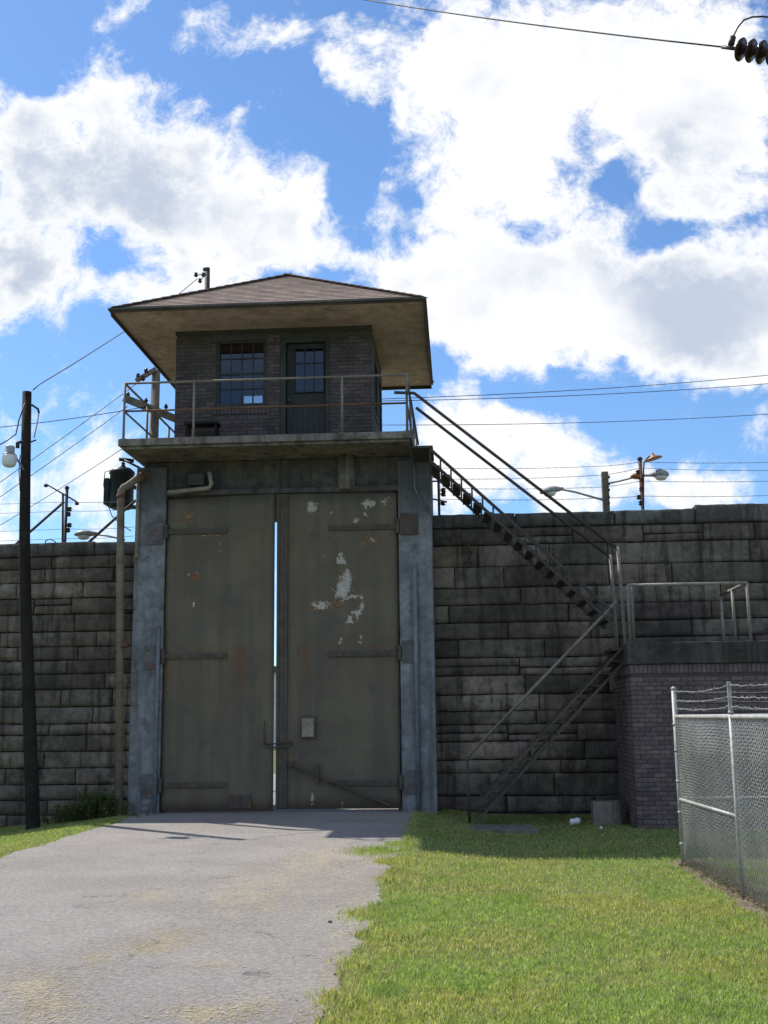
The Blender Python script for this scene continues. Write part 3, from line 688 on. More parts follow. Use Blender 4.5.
# ------------------------------------------------------------------ gate
gt = thing('steel_gate', ((GL + GR) / 2, DT, 0), 'tall rusting olive steel double gate under the watchtower', 'gate')
def gatemat(name, peel, rust):
    mt, t, b, tc = newmat(name); M[name] = mt
    n1 = t.noise(tc, .9, 6, .6); n2 = t.noise(sv(t, tc, (5, 5, .35)), 1, 6, .6); n3 = t.noise(tc, 12, 8, .7); n4 = t.noise(tc, 25, 5, .6)
    col = t.mix(t.ramp(n1.outputs[0], .35, .65), (.155, .132, .090), (.120, .102, .074))
    col = t.mix(t.ramp(n2.outputs[0], .40, .64, 0, .5), col, (.092, .082, .070))
    n7 = t.noise(tc, 2.6, 7, .7); col = t.mix(t.ramp(n7.outputs[0], .56, .66, 0, .5), col, (.075, .075, .085))
    n5 = t.noise(sv(t, tc, (11, 11, .5)), 1, 6, .65)
    sp = t.node('ShaderNodeSeparateXYZ'); t.l.new(tc, sp.inputs[0])
    band = t.math('ADD', t.ramp(sp.outputs[2], 1.7, 2.85, 0, 1), 0)
    band = t.math('MULTIPLY', band, t.ramp(sp.outputs[2], 2.9, 2.95, 1, 0))
    band = t.math('ADD', band, t.ramp(sp.outputs[2], .55, .05, 0, 1))
    band = t.math('ADD', band, t.math('MULTIPLY', t.ramp(sp.outputs[2], 4.0, 5.0, 0, .7), t.ramp(sp.outputs[2], 5.05, 5.1, 1, 0)))
    rs = t.math('MULTIPLY', t.ramp(n5.outputs[0], .50, .68, 0, .85), band)
    col = t.mix(rs, col, (.16, .075, .032))
    col = t.mix(t.ramp(n4.outputs[0], .72, .78, 0, .7), col, (.06, .05, .045))
    def mask(L, lo, hi):
        m_ = t.add_all([t.blob(tc, (c.x - gt.location.x, 0, c.z), (rx, 5, rz), wt) for (c, rx, rz, wt) in L])
        k_ = t.math('MINIMUM', t.math('MULTIPLY', m_, 5), 1)
        return t.ramp(t.math('ADD', m_, t.math('MULTIPLY', k_, t.math('MULTIPLY', t.math('SUBTRACT', n3.outputs[0], .5), 3.0))), lo, hi)
    mr_ = t.math('MAXIMUM', mask(rust, .38, .50), mask(peel, .30, .36)); mp = mask(peel, .40, .45)
    col = t.mix(mr_, col, t.mix(t.ramp(n4.outputs[0], .4, .6), (.15, .062, .028), (.24, .16, .085))); col = t.mix(mp, col, t.mix(t.ramp(n4.outputs[0], .35, .6), (.52, .50, .46), (.36, .34, .30)))
    t.put(b.inputs['Base Color'], col); b.inputs['Roughness'].default_value = .65
    bump(t, b, t.math('ADD', t.math('MULTIPLY', n1.outputs[0], 2), t.math('ADD', n3.outputs[0], t.math('MULTIPLY', mp, -1))), .35, .01)
def G(x, y): return PY(x, y, DT)
gatemat('gate_right', [(G(343, 588), .27, .36, .95), (G(330, 512), .1, .1, .4), (G(385, 500), .2, .12, .55), (G(312, 505), .2, .14, .5), (G(356, 520), .2, .1, .45), (G(366, 514), .1, .1, .5), (G(325, 556), .06, .06, .5), (G(362, 606), .14, .16, .6), (G(349, 622), .12, .08, .6), (G(360, 640), .2, .15, .3), (G(341, 560), .14, .2, .7), (G(322, 604), .3, .14, .75), (G(348, 575), .12, .2, .7), (G(368, 503), .2, .16, .7), (G(312, 512), .16, .14, .5), (G(355, 615), .25, .2, .5), (G(340, 640), .08, .12, .5), (G(372, 540), .14, .14, .4), (G(358, 597), .16, .1, .5), (G(312, 800), .06, .2, .5), (G(342, 805), .06, .2, .5)],
        [(G(335, 603), .4, .24, .62), (G(370, 540), .32, .25, .6), (G(318, 608), .3, .14, .6), (G(345, 575), .24, .3, .5), (G(310, 510), .3, .25, .3), (G(295, 760), .2, .2, .4)])
gatemat('gate_left', [(G(193, 605), .05, .1, .6), (G(219, 545), .05, .12, .55), (G(188, 574), .05, .06, .6), (G(205, 535), .15, .04, .3), (G(236, 805), .06, .1, .5)],
        [(G(187, 518), .26, .22, .7), (G(212, 533), .4, .10, .7), (G(195, 576), .22, .16, .65), (G(219, 545), .1, .3, .5), (G(193, 604), .1, .2, .6), (G(240, 805), .5, .2, .5)])
def leaf(name_mat, x0, x1, top_l, top_r, bot, Y):
    mb = MB(); th = .07; n = 24
    # slightly buckled sheet
    def surf(u, w_): return .010 * mn.noise(Vector((u * 4 + x0, w_ * 6, 1))) + .004 * mn.noise(Vector((u * 12, w_ * 16, x0)))
    for side in (0, 1):
        for j in range(n + 1):
            for i in range(n + 1):
                u, w_ = i / n, j / n; zt_ = top_l + (top_r - top_l) * u
                mb.v.append((x0 + (x1 - x0) * u, Y + (surf(u, w_) if side == 0 else th), bot + (zt_ - bot) * w_))
    N1 = (n + 1) ** 2
    for j in range(n):
        for i in range(n):
            a = j * (n + 1) + i; mb.face((a, a + 1, a + n + 2, a + n + 1), sm=True); mb.face((N1 + a, N1 + a + n + 1, N1 + a + n + 2, N1 + a + 1))
    ring = [i for i in range(n + 1)] + [j * (n + 1) + n for j in range(1, n + 1)] + [n * (n + 1) + i for i in range(n - 1, -1, -1)] + [j * (n + 1) for j in range(n - 1, 0, -1)]
    for k in range(len(ring)): a, b2 = ring[k], ring[(k + 1) % len(ring)]; mb.face((a, N1 + a, N1 + b2, b2))
    return mb.build('gate_leaf', name_mat, gt)
gy = DT + .05
xm = G(273.4, 700).x
LL = leaf('gate_left', GL + .02, G(272.8, 700).x, ZG - .04, ZG + .03, .03, gy)
RRx = G(275.9, 700).x
RL_ = leaf('gate_right', RRx, GR - .03, ZG + .02, ZG - .02, .06, gy)
st = MB(); st.box(RRx - .001, RRx + .05, gy - .04, gy - .012, .08, ZG - .02); st.box(RRx + .15, RRx + .20, gy - .045, gy - .012, .08, ZG - .02); st.box(RRx + .05, RRx + .15, gy - .025, gy - .012, .08, ZG - .02)
st.build('edge_channel', 'strap', RL_, .004)
def strap(leaf_, xa, xb, z, xp, hw=.045):
    m_ = MB(); a, b_ = sorted((xa, xb)); m_.box(a, b_, gy - .035, gy - .013, z - hw, z + hw)
    k = a + .08
    while k < b_ - .05: m_.lathe((k, gy - .034, z), (0, -1, 0), [(0, .018), (.012, .014), (.016, .002)], 8); k += .2
    m_.tube([(xp, gy - .05, z - .13), (xp, gy - .05, z + .13)], .04)
    m_.build('hinge_strap', 'strap', leaf_, .003)
for py in (531, 656, 785): strap(LL, G(164, py).x, G(226, py).x, G(195, py).z, GL + .01)
for py in (527, 653.5, 783): strap(RL_, G(328, py).x, G(397, py).x, G(365, py).z, GR - .01)
# hinge plates on the pillars
for (xa, xb, pys) in ((GL - .33, GL - .03, (531, 656, 785)), (GR + .03, GR + .36, (527, 653.5, 783))):
    for py in pys:
        z = G(280, py).z; m_ = MB(); m_.box(xa, xb, DT - .03, DT - .002, z - .2, z + .2)
        for sx in (xa + .05, xb - .05):
            for sz in (-.14, .14): m_.lathe((sx, DT - .03, z + sz), (0, -1, 0), [(0, .022), (.015, .018)], 8)
        m_.build('hinge_plate', 'plate' if py != 527 else 'strap', tw, .004)
a, b_ = G(302, 737), G(314, 718)
bxo = MB().box(a.x, b_.x, gy - .09, gy - .013, a.z, b_.z).build('lock_box', 'ochre', RL_, .008)
MB().box(a.x - .04, b_.x + .04, gy - .03, gy - .013, a.z - .04, b_.z + .04).build('lock_plate', 'strap', RL_, .003)
a, b_ = G(291, 764), G(390, 805)
br = MB().bar((a.x, gy - .09, a.z), (b_.x, gy - .09, b_.z), .03, .09, (0, 1, 0)); br.lathe((a.x, gy - .01, a.z), (0, -1, 0), [(0, .05), (.1, .05)], 10)
br.bar(Vector(G(317, 764)) + Vector((0, -.02, 0)), Vector(G(317, 783)) + Vector((0, -.02, 0)), .06, .06)
br.build('drop_bar', 'strap', RL_, .004)
hm = MB(); a, b_ = G(229, 812), G(251, 795)
hm.box(a.x, b_.x, gy - .03, gy - .012, .08, b_.z); hm.box((a.x + b_.x) / 2 - .01, (a.x + b_.x) / 2 + .01, gy - .045, gy - .03, .1, b_.z - .02); hm.build('foot_bolt', 'strap', LL, .003)
ch = MB(); c0, c1 = G(264, 745), G(292, 745)
ch.tube([(c0.x, gy - .05, c0.z), (c0.x + .1, gy - .07, c0.z - .03), ((c0.x + c1.x) / 2, gy - .1, c0.z - .045), (c1.x - .1, gy - .08, c0.z - .03), (c1.x, gy - .04, c1.z + .02)], .016)
ch.tube([(c0.x + .02, gy - .02, c0.z + .02), ((c0.x + c1.x) / 2, gy - .08, c0.z + .02), (c1.x, gy - .03, c1.z + .06)], .012)
ch.tube([(c0.x, gy - .02, c0.z), (c0.x, gy - .05, c0.z + .15), (c0.x, gy - .05, c0.z + .38), (c0.x, gy - .01, c0.z + .40)], .012)
ch.build('chain_and_handle', 'strap', LL)

# ------------------------------------------------------------------ brick annex with platform
AY = 18.42; AX = PY(634.5, 745, AY).x; AZ0 = -.3
az1 = PY(680, 664, AY).z; as0 = PY(680, 661, AY).z; as1 = PY(680, 642, AY).z
an = thing('brick_annex', (5, AY, -.15), 'low purplish brick building with dark concrete roof slab, at the foot of the stairs', 'building')
AB = [(.165, .130, .124), (.152, .120, .116), (.178, .141, .132), (.142, .112, .110)]
ab = MB(); ab.box(AX, 12, AY, WY - .08, AZ0, az1, (.085, .07, .068))
bricks(ab, AX - .012, 12, AZ0, az1 - .15, 'x', AY, -1, AB, soldier=(az1 - .14, az1 - .005))
bricks(ab, AY, WY - .08, AZ0, az1 - .15, 'y', AX, -1, AB, soldier=(az1 - .14, az1 - .005))
ab.build('brick_wall', 'brick', an)
MB().box(AX - .04, 12, AY - .06, WY - .06, az1 + .002, as1).build('roof_slab', 'slab', an, .02)
zr = PY(690, 584, AY).z
pr_ = MB(); xe = PY(748, 600, AY).x; xs0 = AX + .02
pr_.tube([(xs0, AY, zr), (xe, AY, zr)], .026); pr_.tube([(xe, AY, zr), (xe, WY - .2, zr)], .026)
ag = pr_.build('platform_railing', 'rail_light', an)
for (x, y) in [(xs0, AY), (xs0 + .1, AY + .25), (xe, AY), (xe, AY + 1.0), (xe, WY - .2)]:
    MB().tube([(x, y, as1 - .01), (x, y, zr)], .026).build('railing_post', 'rail_light' if x > 3 else 'rail', ag)

# ------------------------------------------------------------------ stairs
NY, FY = 18.84, 19.86
def flight(name, label, p_lo, p_hi, n, FYf, chords, handrail, mat='stair', th=.05):
    """open steel flight: thin chords at both sides, treads hung between them on small brackets"""
    root = thing(name, (p_lo[0], (NY + FYf) / 2, p_lo[2]), label, 'stairs')
    lo = Vector(p_lo); hi = Vector(p_hi); dn = chords[-1]
    for Y in (NY, FYf):
        m_ = MB()
        for c_ in chords:
            m_.bar((lo.x, Y, lo.z - c_), (hi.x, Y, hi.z - c_), .045, th)
        if len(chords) > 1 and mat == 'stair':
            for i in range(n + 1):
                c = lo.lerp(hi, i / n); m_.bar((c.x, Y, c.z), (c.x, Y, c.z - dn), .03, .03, (0, 1, 0))
        m_.build('stringer', mat, root)
    for i in range(n):
        c = lo.lerp(hi, (i + .5) / n); dx = .10 if mat != 'stair' else .07; z = c.z - dn * (1 if mat == 'stair' else .5)
        sg = 1 if hi.x > lo.x else -1
        m_ = MB().box(c.x - dx, c.x + dx, NY + .03, FYf - .03, z - .012, z + .012)
        for Y in (NY + .04, FYf - .04) if dn == 0 else ():
            a = (c.x - sg * dx, Y, z - .012); b_ = (c.x + sg * dx, Y, z - .012); b0 = len(m_.v)
            m_.v += [(a[0], Y - .004, z - .012), (b_[0], Y - .004, z - .012), (b_[0], Y - .004, z - .13), (a[0], Y + .004, z - .012), (b_[0], Y + .004, z - .012), (b_[0], Y + .004, z - .13)]
            for q in ((0, 1, 2), (5, 4, 3), (0, 3, 4, 1), (1, 4, 5, 2), (2, 5, 3, 0)): m_.face([b0 + k for k in q])
        m_.build('tread', mat, root)
    handrail(root)
    return root
# lower flight
lo = PY(476, 822, NY); lo.z = H(.3, NY) + .02 + .25; hi = PY(623, 663, NY); hi.z += .25
def hr1(root):
    a = PY(467, 757, NY); b_ = PY(617, 601, NY)
    m_ = MB().tube([(a.x, NY, a.z), (b_.x, NY, b_.z)], .026); h_ = m_.build('handrail', 'rail', root)
    MB().tube([(a.x, NY, a.z + .01), (a.x + .02, NY, -.15)], .024).build('handrail_post', 'stair', h_)
flight('steel_stairs', 'lower steel stair flight climbing right from the grass to the annex roof', (lo.x, 0, lo.z), (hi.x, 0, hi.z), 13, NY + .85, (0, .25), hr1, 'stair_brown', .038)
lo2 = PY(613, 612, NY); hi2 = PY(430, 449, NY)
def hr2(root):
    a = PY(414, 393, NY); b_ = PY(616, 548, NY)
    m_ = MB().tube([(a.x, NY, a.z), (b_.x, NY, b_.z)], .028); m_.tube([(a.x, NY + .95, a.z), (b_.x, NY + .95, b_.z)], .028)
    h_ = m_.build('handrail', 'stair', root)
    for Y in (NY, NY + .95): MB().tube([(b_.x + .03, Y, b_.z + .02), (b_.x + .08, Y, as1 - .2)], .03).build('handrail_post', 'rail', h_)
    MB().tube([(a.x, NY, a.z), (a.x - .35, NY, a.z + .02)], .028).build('handrail_end', 'stair', h_)
    MB().box(-.72, hi2.x + .05, NY - .02, FY + .02, hi2.z + .02, hi2.z + .06).build('top_landing', 'stair', root)
    m_ = MB(); m_.box(lo2.x - .05, AX - .045, NY, FY, as1 - .10, as1 - .05); m_.build('lower_landing', 'stair', root)
    MB().bar((lo2.x + .02, NY + .5, as1 - .08), (AX + .1, NY + .5, as1 - .35), .05, .05).build('support_bracket', 'stair', root)
flight('steel_stairs', 'upper steel stair flight climbing left along the stone wall to the tower balcony', (lo2.x, 0, lo2.z), (hi2.x, 0, hi2.z), 17, FY, (0, .21), hr2)

# ------------------------------------------------------------------ chain-link fence
FX = 2.525; FY0 = 13.45
fe = thing('chain_link_fence', (FX, FY0, H(FX, FY0)), 'silver chain-link fence topped with barbed wire on the right edge of the lawn', 'fence')
def fz(y): return H(FX, y)
def chain(mb, p0, ux, L, z0f, z1, step=.062, r=.0030):
    """diagonal wires over a rectangle starting at p0, running along ux for L"""
    p0 = Vector(p0); ux = Vector(ux); nrm = ux.cross(Vector((0, 0, 1)))
    for sgn in (1, -1):
        k = -int((z1 + .2) / step) - 2
        while k * step < L + 2.2:
            s0 = k * step
            # line: s = s0 + sgn-dependent z ; clip to rectangle
            zb, zt = z0f, z1; sa = s0 + (0 if sgn > 0 else (zt - zb)); 
            def S(z): return s0 + (z - zb) if sgn > 0 else s0 + (zt - z)
            za, zc = zb, zt
            if sgn > 0:
                za = max(zb, zb - s0); zc = min(zt, zb + L - s0)
            else:
                zc = min(zt, zt + s0); zc = zt if s0 >= 0 else zt + s0; za = max(zb, zt - (L - s0))
            if zc - za > .03:
                seg = max(1, int((zc - za) / .031)); ptsl = []
                nseg = max(1, int((zc - za) / .4)); off = nrm * (.003 * sgn)
                for q in range(nseg + 1):
                    z = za + (zc - za) * q / nseg; ptsl.append(p0 + ux * S(z) + Vector((0, 0, z)) + off + nrm * .008 * mn.noise(Vector((S(z), z * 2, 0))))
                mb.tube(ptsl, r, 3)
            k += 1
zrail = 1.60
cm = MB(); chain(cm, (FX, FY0, 0), (0, -1, 0), 6.6, -.05, zrail); cm.build('chain_link_mesh', 'galv', fe)
cm = MB(); chain(cm, (FX, FY0, 0), (1, 0, 0), 5.5, -.08, zrail); cm.build('chain_link_mesh', 'galv', fe)
posts = [(FX, FY0, .030), (FX, 10.72, .024), (FX, 8.0, .024), (FX + 2.8, FY0, .03), (FX + 5.5, FY0, .035)]
for i, (x, y, r_) in enumerate(posts):
    MB().tube([(x, y, H(x, y) - .1), (x, y, 1.63 if i else 1.91)], r_, 10).lathe((x, y, 1.63 if i else 1.91), (0, 0, 1), [(0, r_ * 1.1), (.02, r_ * 1.1), (.04, r_ * .3)], 10).build('fence_post', 'galv', fe)
    arm = MB().bar((x, y, 1.57), (x, y, 1.93), .035, .02, (0, 1, 0)); arm.build('barb_arm', 'galv', fe)
    if i == 0:
        for z in (.15, .5, .85, 1.2, 1.5): MB().lathe((x, y, z), (0, 0, 1), [(0, .036), (.025, .036)], 10).build('tension_band', 'galv', fe)
tr_ = MB().tube([(FX, FY0, zrail), (FX, 6.8, zrail)], .021); tr_.tube([(FX, FY0, zrail), (FX + 5.5, FY0, zrail)], .021); tr_.build('top_rail', 'galv', fe)
MB().tube([(FX, FY0, .66), (FX, 10.72, .70)], .019).tube([(FX, FY0, .67), (FX + 5.5, FY0, .67)], .013).build('middle_rail', 'galv', fe)
for k, z in enumerate((1.70, 1.79, 1.895)):
    bw = MB()
    for (a, b_) in (((FX, FY0), (FX, 10.72)), ((FX, 10.72), (FX, 8)), ((FX, 8), (FX, 6.8)), ((FX, FY0), (FX + 2.8, FY0)), ((FX + 2.8, FY0), (FX + 5.5, FY0))):
        A = Vector((*a, z)); B = Vector((*b_, z)); n = 24
        P = [A.lerp(B, i / n) + Vector((random.uniform(-.006, .006), 0, random.uniform(-.006, .006) - .03 * 4 * (i / n) * (1 - i / n))) for i in range(n + 1)]
        bw.tube(P, .0026, 4)
        for q in P[1:-1]:
            for _ in range(2):
                dv = Vector((random.uniform(-1, 1), random.uniform(-1, 1), random.uniform(-1, 1))).normalized() * .02; bw.tube([q - dv * .8, q + dv * .8], .0018, 3)
    bw.build('barbed_wire', 'galv', fe)

# ------------------------------------------------------------------ black pole with lamp
PYY = 19.2
pb = PZ(33, 827, -.24); pb = PY(33, 829, PYY); ptp = PY(27, 392, PYY)
up = thing('utility_pole', (pb.x, PYY, pb.z), 'leaning black wooden utility pole in the grass before the left stone wall', 'pole')
MB().tube([(pb.x + .02, PYY, pb.z - .4), pb, PY(29, 700, PYY), PY(25.6, 610, PYY), PY(24.6, 540, PYY), PY(25.4, 470, PYY), ptp], [.125, .122, .112, .105, .098, .092, .082], 14).build('shaft', 'pole', up)
bkm = MB().tube([PY(28, 442, PYY), PY(20, 442, PYY - .1), PY(17, 443, PYY - .1)], .03); bkm.tube([PY(31, 442, PYY - .1), PY(36, 440, PYY - .1)], .015)
bkm.lathe(PY(17.5, 448, PYY - .1), (0, 0, 1), [(0, .035), (.1, .035), (.12, .02)], 10); bkm.build('bracket', 'wire', up)
MB().tube([PY(32, 405, PYY - .05), PY(38, 409, PYY - .1), PY(39, 413, PYY - .1)], .02).build('top_hook', 'wire', up)
lc = PY(10, 452, PYY - .35)
lm = thing('yard_lamp', lc, 'round white yard lamp bracketed to the black leaning pole', 'lamp')
MB().tube([PY(24, 470, PYY - .08), PY(17, 459, PYY - .25), PY(13, 452, PYY - .35)], .018).build('arm', 'lampgrey', lm)
MB().lathe(PY(10, 446, PYY - .35), (0, 0, -1), [(0, .07), (.02, .085), (.13, .085), (.15, .11), (.17, .13)], 16).build('housing', 'lampgrey', lm)
z_ = PY(10, 446, PYY - .35)
MB().lathe((z_.x, z_.y, z_.z - .17), (0, 0, -1), [(0, .125), (.03, .135), (.10, .13), (.17, .12), (.21, .085), (.225, .02)], 18).build('lens', 'lens', lm)
def wire(label, P, r=.011, group='overhead wires', name='overhead_wire', cat='wire', mat='wire'):
    m_ = MB().tube(P, r, 5); return tag(m_.build(name, mat), label, cat, group)
wire('thin cable looping down the left side of the black leaning pole', [PY(25, 403, PYY - .1), PY(19, 420, PYY - .12), PY(16, 434, PYY - .15), PY(8, 440, PYY - .2), PY(-6, 448, PYY - .3)], .012, None, 'pole_cable')
wire('curved service cable along the black leaning pole beside the lamp', [PY(20, 455, PYY - .13), PY(19, 470, PYY - .13), PY(20, 490, PYY - .13), PY(23, 500, PYY - .12)], .010, None, 'pole_cable')
wire('pale cable hanging from the hook at the right of the black pole', [PY(39, 413, PYY - .1), PY(37, 425, PYY - .1), PY(34, 438, PYY - .1)], .012, None, 'pole_cable', 'wire', 'galv')

# ------------------------------------------------------------------ standpipe
SY = DT - .25
a = PY(119, 815, SY); b_ = PY(121, 492, SY); e = PY(153, 472, DT + .12)
sp_ = thing('vent_pipe', (a.x, SY, -.1), 'tall rusty beige pipe beside the left gate pillar bending into the tower', 'pipe')
e0 = Vector((b_.x + .06, SY + .01, b_.z + .10))
MB().tube([(a.x, SY, -.3), (b_.x, SY, b_.z - .05), (b_.x + .01, SY, b_.z + .02), (b_.x + .05, SY + .01, b_.z + .09), (b_.x + .12, SY + .02, b_.z + .12), PY(138, 478, SY + .08), (e.x, e.y, e.z)], .068, 14).build('riser', 'standpipe', sp_)
q = PY(139, 478, SY + .08); dv = (Vector(e) - q).normalized()
MB().lathe(q, dv, [(0, .085), (.06, .09), (.1, .085)], 14).build('coupling', 'rust_rail', sp_)
MB().lathe((b_.x, SY, b_.z - .12), (0, 0, 1), [(0, .08), (.07, .08)], 14).build('coupling', 'rust_rail', sp_)
MB().lathe((a.x + .01, SY, 2.9), (0, 0, 1), [(0, .078), (.08, .078)], 14).build('coupling', 'rust_rail', sp_)
m_ = MB().box(a.x - .09, a.x + .09, SY + .06, WY + .01, 3.6, 3.64); m_.build('wall_bracket', 'strap', sp_)

# ------------------------------------------------------------------ line pole and transformer behind the tower's left side
UY = 23.9
q0 = PY(153, 440, UY); q1 = PY(156, 371, UY)
lp = thing('utility_pole', (q0.x, UY, 0), 'weathered tan utility pole with crossarms behind the left balcony rail', 'pole')
MB().tube([(q0.x - .02, UY, -.2), (q0.x, UY, 5), (q1.x, UY, q1.z)], [.16, .12, .10], 12).build('shaft', 'wood', lp)
def xarm(pa, pb_, ya, yb, s=.12):
    A = PY(*pa, ya); B = PY(*pb_, yb); MB().bar(A, B, .10, s, (0, 0, 1)).build('crossarm', 'wood', lp)
xarm((124, 398), (176, 419), UY - .25, UY - .1, .16); xarm((136, 381), (156, 369), UY - .2, UY - .1, .09)
for (px, py) in ((138, 375), (146, 370), (143, 378)):
    o_ = PY(px, py + 3, UY - .2); ins = MB(); ins.lathe(o_, (0, 0, 1), [(0, .02), (.03, .05), (.05, .05), (.06, .03), (.08, .045), (.11, .03)], 10); ins.build('insulator', 'insul', lp)
for (px, py) in ((128, 398), (146, 404), (166, 410)):
    o_ = PY(px, py - 1, UY - .2); ins = MB(); ins.lathe(o_, (0, 0, 1), [(0, .02), (.04, .045), (.07, .045), (.09, .025), (.12, .02)], 10); ins.build('insulator', 'insul', lp)
tf_c = PY(121, 509, 23.3); tf_t = PY(121, 474, 23.3)
tf = thing('transformer', (tf_c.x, 23.3, tf_c.z), 'dark round transformer can hung behind the beige pipe at the tower corner', 'transformer')
hh_ = tf_t.z - tf_c.z
MB().lathe((tf_c.x, 23.3, tf_c.z), (0, 0, 1), [(0, .20), (.03, .255), (.1, .26), (hh_ - .02, .26), (hh_, .28), (hh_ + .05, .27), (hh_ + .12, .19), (hh_ + .15, .05)], 24).build('can', 'transformer', tf)
m_ = MB()
for k in range(5): m_.box(tf_c.x - .34, tf_c.x - .23, 23.12 + k * .08, 23.14 + k * .08, tf_c.z + .08, tf_c.z + hh_ - .12)
m_.build('cooling_fins', 'transformer', tf)
m_ = MB().lathe((tf_c.x + .05, 23.2, tf_c.z + hh_ + .10), (0, 0, 1), [(0, .04), (.05, .06), (.08, .03), (.1, .05), (.15, .02)], 10); m_.build('bushing', 'insul', tf)
MB().bar((tf_c.x, 23.5, tf_c.z + hh_ * .7), (q0.x, UY, tf_c.z + hh_ * .7), .08, .08).build('bracket', 'strap', tf)
MB().bar((tf_c.x, 23.5, tf_c.z + .1), (q0.x, UY, tf_c.z + .1), .08, .08).build('bracket', 'strap', tf)
a = PY(119, 459, 23.3); b_ = PY(134, 461, 23.4)
MB().tube([a, b_], .045, 8).tube([PY(124, 460, 23.3), PY(140, 468, 23.3)], .025, 8).build('fuse_holder', 'wire', tf)
wire('thin looping cable left of the dark transformer', [PY(112, 470, 23.2), PY(105, 472, 23.2), PY(103.5, 485, 23.2), PY(106, 500, 23.2), PY(112, 516, 23.2), PY(118, 522, 23.2), PY(131, 531, 23.2)], .010, None, 'pole_cable')

# short pole seen above the roof
RY = 27
a = PY(207.5, 268, RY)
rp = thing('utility_pole', (a.x, RY, 0), 'dark pole tip with insulators rising behind the tower roof', 'pole')
MB().tube([(a.x, RY, -.2), (a.x, RY, a.z)], [.13, .065], 10).build('shaft', 'stair', rp)
m_ = MB().box(a.x - .1, a.x + .05, RY - .08, RY - .02, a.z - .1, a.z - .02)
for (px, py) in ((203.5, 275), (200, 281), (196, 275)):
    o_ = PY(px, py, RY - .1); m_.lathe(o_ - Vector((0, 0, .05)), (0, 0, 1), [(0, .03), (.04, .06), (.07, .03), (.1, .05), (.12, .02)], 8); m_.tube([o_, PY(206, 274, RY - .05)], .012, 5)
m_.build('insulator_bracket', 'wire', rp)

# ------------------------------------------------------------------ overhead wires
wire('black wire from the leaning pole top up behind the roof to the pole tip', [PY(33, 390, PYY), PY(40, 384, PYY + .4), PY(70, 366, 20.6), PY(100, 347, 22), PY(125, 331, 23.5), PY(160, 310, 25), PY(180, 293, 26), PY(197, 279, RY - .1)], .011)
wire('gently rising wire from the left frame edge to the balcony corner', sag(PY(-30, 430, 22), PY(150, 406, 23.7), .05), .009)
wire('upper of the three steep slanting wires behind the black pole', sag(PY(-40, 510, 21.5), PY(140, 381, 23.7), .03), .009)
wire('middle of the three steep slanting wires behind the black pole', sag(PY(-40, 524, 21.5), PY(128, 406, 23.65), .03), .009)
wire('lowest and faintest of the steep slanting wires, ending near the transformer', sag(PY(-40, 549, 21.6), PY(122, 449, 23.5), .03), .008)
wire('topmost of the wires leaving the right roof corner towards the right', sag(PY(380, 399, 24.2), PY(800, 372, 30), .1), .009)
wire('middle wire running right from below the roof corner', sag(PY(380, 401, 24.3), PY(800, 381, 30), .1), .009)
wire('single wire crossing the sky just below the roof corner pair', sag(PY(380, 425, 24.3), PY(800, 412, 30), .1), .008)
IY = 11.5
tw_end = PY(722, 47, IY)
wire('heavy overhead wire slanting across the top right sky to the dark insulators', sag(PY(250, -22, 19), tw_end, .1), .010)
isr = thing('insulator_string', tw_end, 'string of dark disc insulators at the top right of the sky', 'insulator')
axis = (PY(775, 54, IY - .3) - tw_end).normalized()
MB().tube([tw_end, tw_end + axis * .22], .022, 8).build('clamp', 'wire', isr)
for k in range(4):
    o_ = tw_end + axis * (.20 + k * .125)
    MB().lathe(o_, axis, [(0, .03), (.01, .07), (.02, .118), (.035, .128), (.05, .11), (.052, .07), (.075, .045), (.125, .03)], 20).build('disc', 'insul', isr)
jp = MB().tube([PY(731, 45, IY), PY(733, 37, IY)], .035, 8); jp.tube([PY(733, 37, IY), PY(738, 27, IY), PY(744, 20, IY), PY(752, 17, IY), PY(763, 16.5, IY), PY(775, 18, IY)], .010, 6)
jp.build('jumper_wire', 'wire', isr)

# ------------------------------------------------------------------ posts, lamps and strands along the wall top
PYL = WY + .95
def insulator_post(label, px, py_top, py_bot, X_knobs, r=.03, mat='stair', Y=PYL, group='insulator posts on the wall'):
    a = PY(px, py_top, Y); b_ = PY(px, py_bot + 14, Y)
    t_ = thing('wall_post', (a.x, Y, b_.z), label, 'post', group)
    MB().tube([(a.x, Y, 0), (a.x, Y, a.z)], r, 8).lathe((a.x, Y, a.z), (0, 0, 1), [(0, r * 1.4), (.04, r * 1.5), (.07, .005)], 8).build('shaft', mat, t_)
    for (dx, py) in X_knobs:
        c = PY(px + dx, py, Y); m_ = MB().lathe((c.x, Y, c.z - .05), (0, 0, 1), [(0, .03), (.02, .055), (.045, .03), (.06, .055), (.09, .03)], 8); m_.tube([(c.x, Y, c.z), (a.x, Y, c.z)], .015, 5)
        m_.build('insulator', 'insul', t_)
    return t_
ip = insulator_post('thin dark post with insulators on the left wall under a slanting bar', 67, 489, 541, [(2.5, 509), (1.5, 514), (2.5, 525), (1, 530)], .032)
m_ = MB().tube([PY(46, 484, PYL - .1), PY(77, 502, PYL - .1)], .018, 6)
for (px, py) in ((46, 484), (77, 502)): m_.lathe(PY(px, py, PYL - .1), (0, 0, -1), [(0, .02), (.02, .045), (.06, .04)], 8)
m_.tube([PY(63, 494, PYL - .1), PY(62.5, 556, PYL - .1)], .022, 6); m_.build('slanting_bar', 'stair', ip)
m_ = MB().tube([PY(14, 546, PYL + .05), PY(64, 502, PYL - .1)], .026, 6)
tag(m_.build('steel_brace', 'stair'), 'dark diagonal steel brace between black pole and thin insulator post', 'brace')
m_ = MB().tube([PY(88, 543, PYL + .1), PY(136, 500, PYL + .1)], .028, 6)
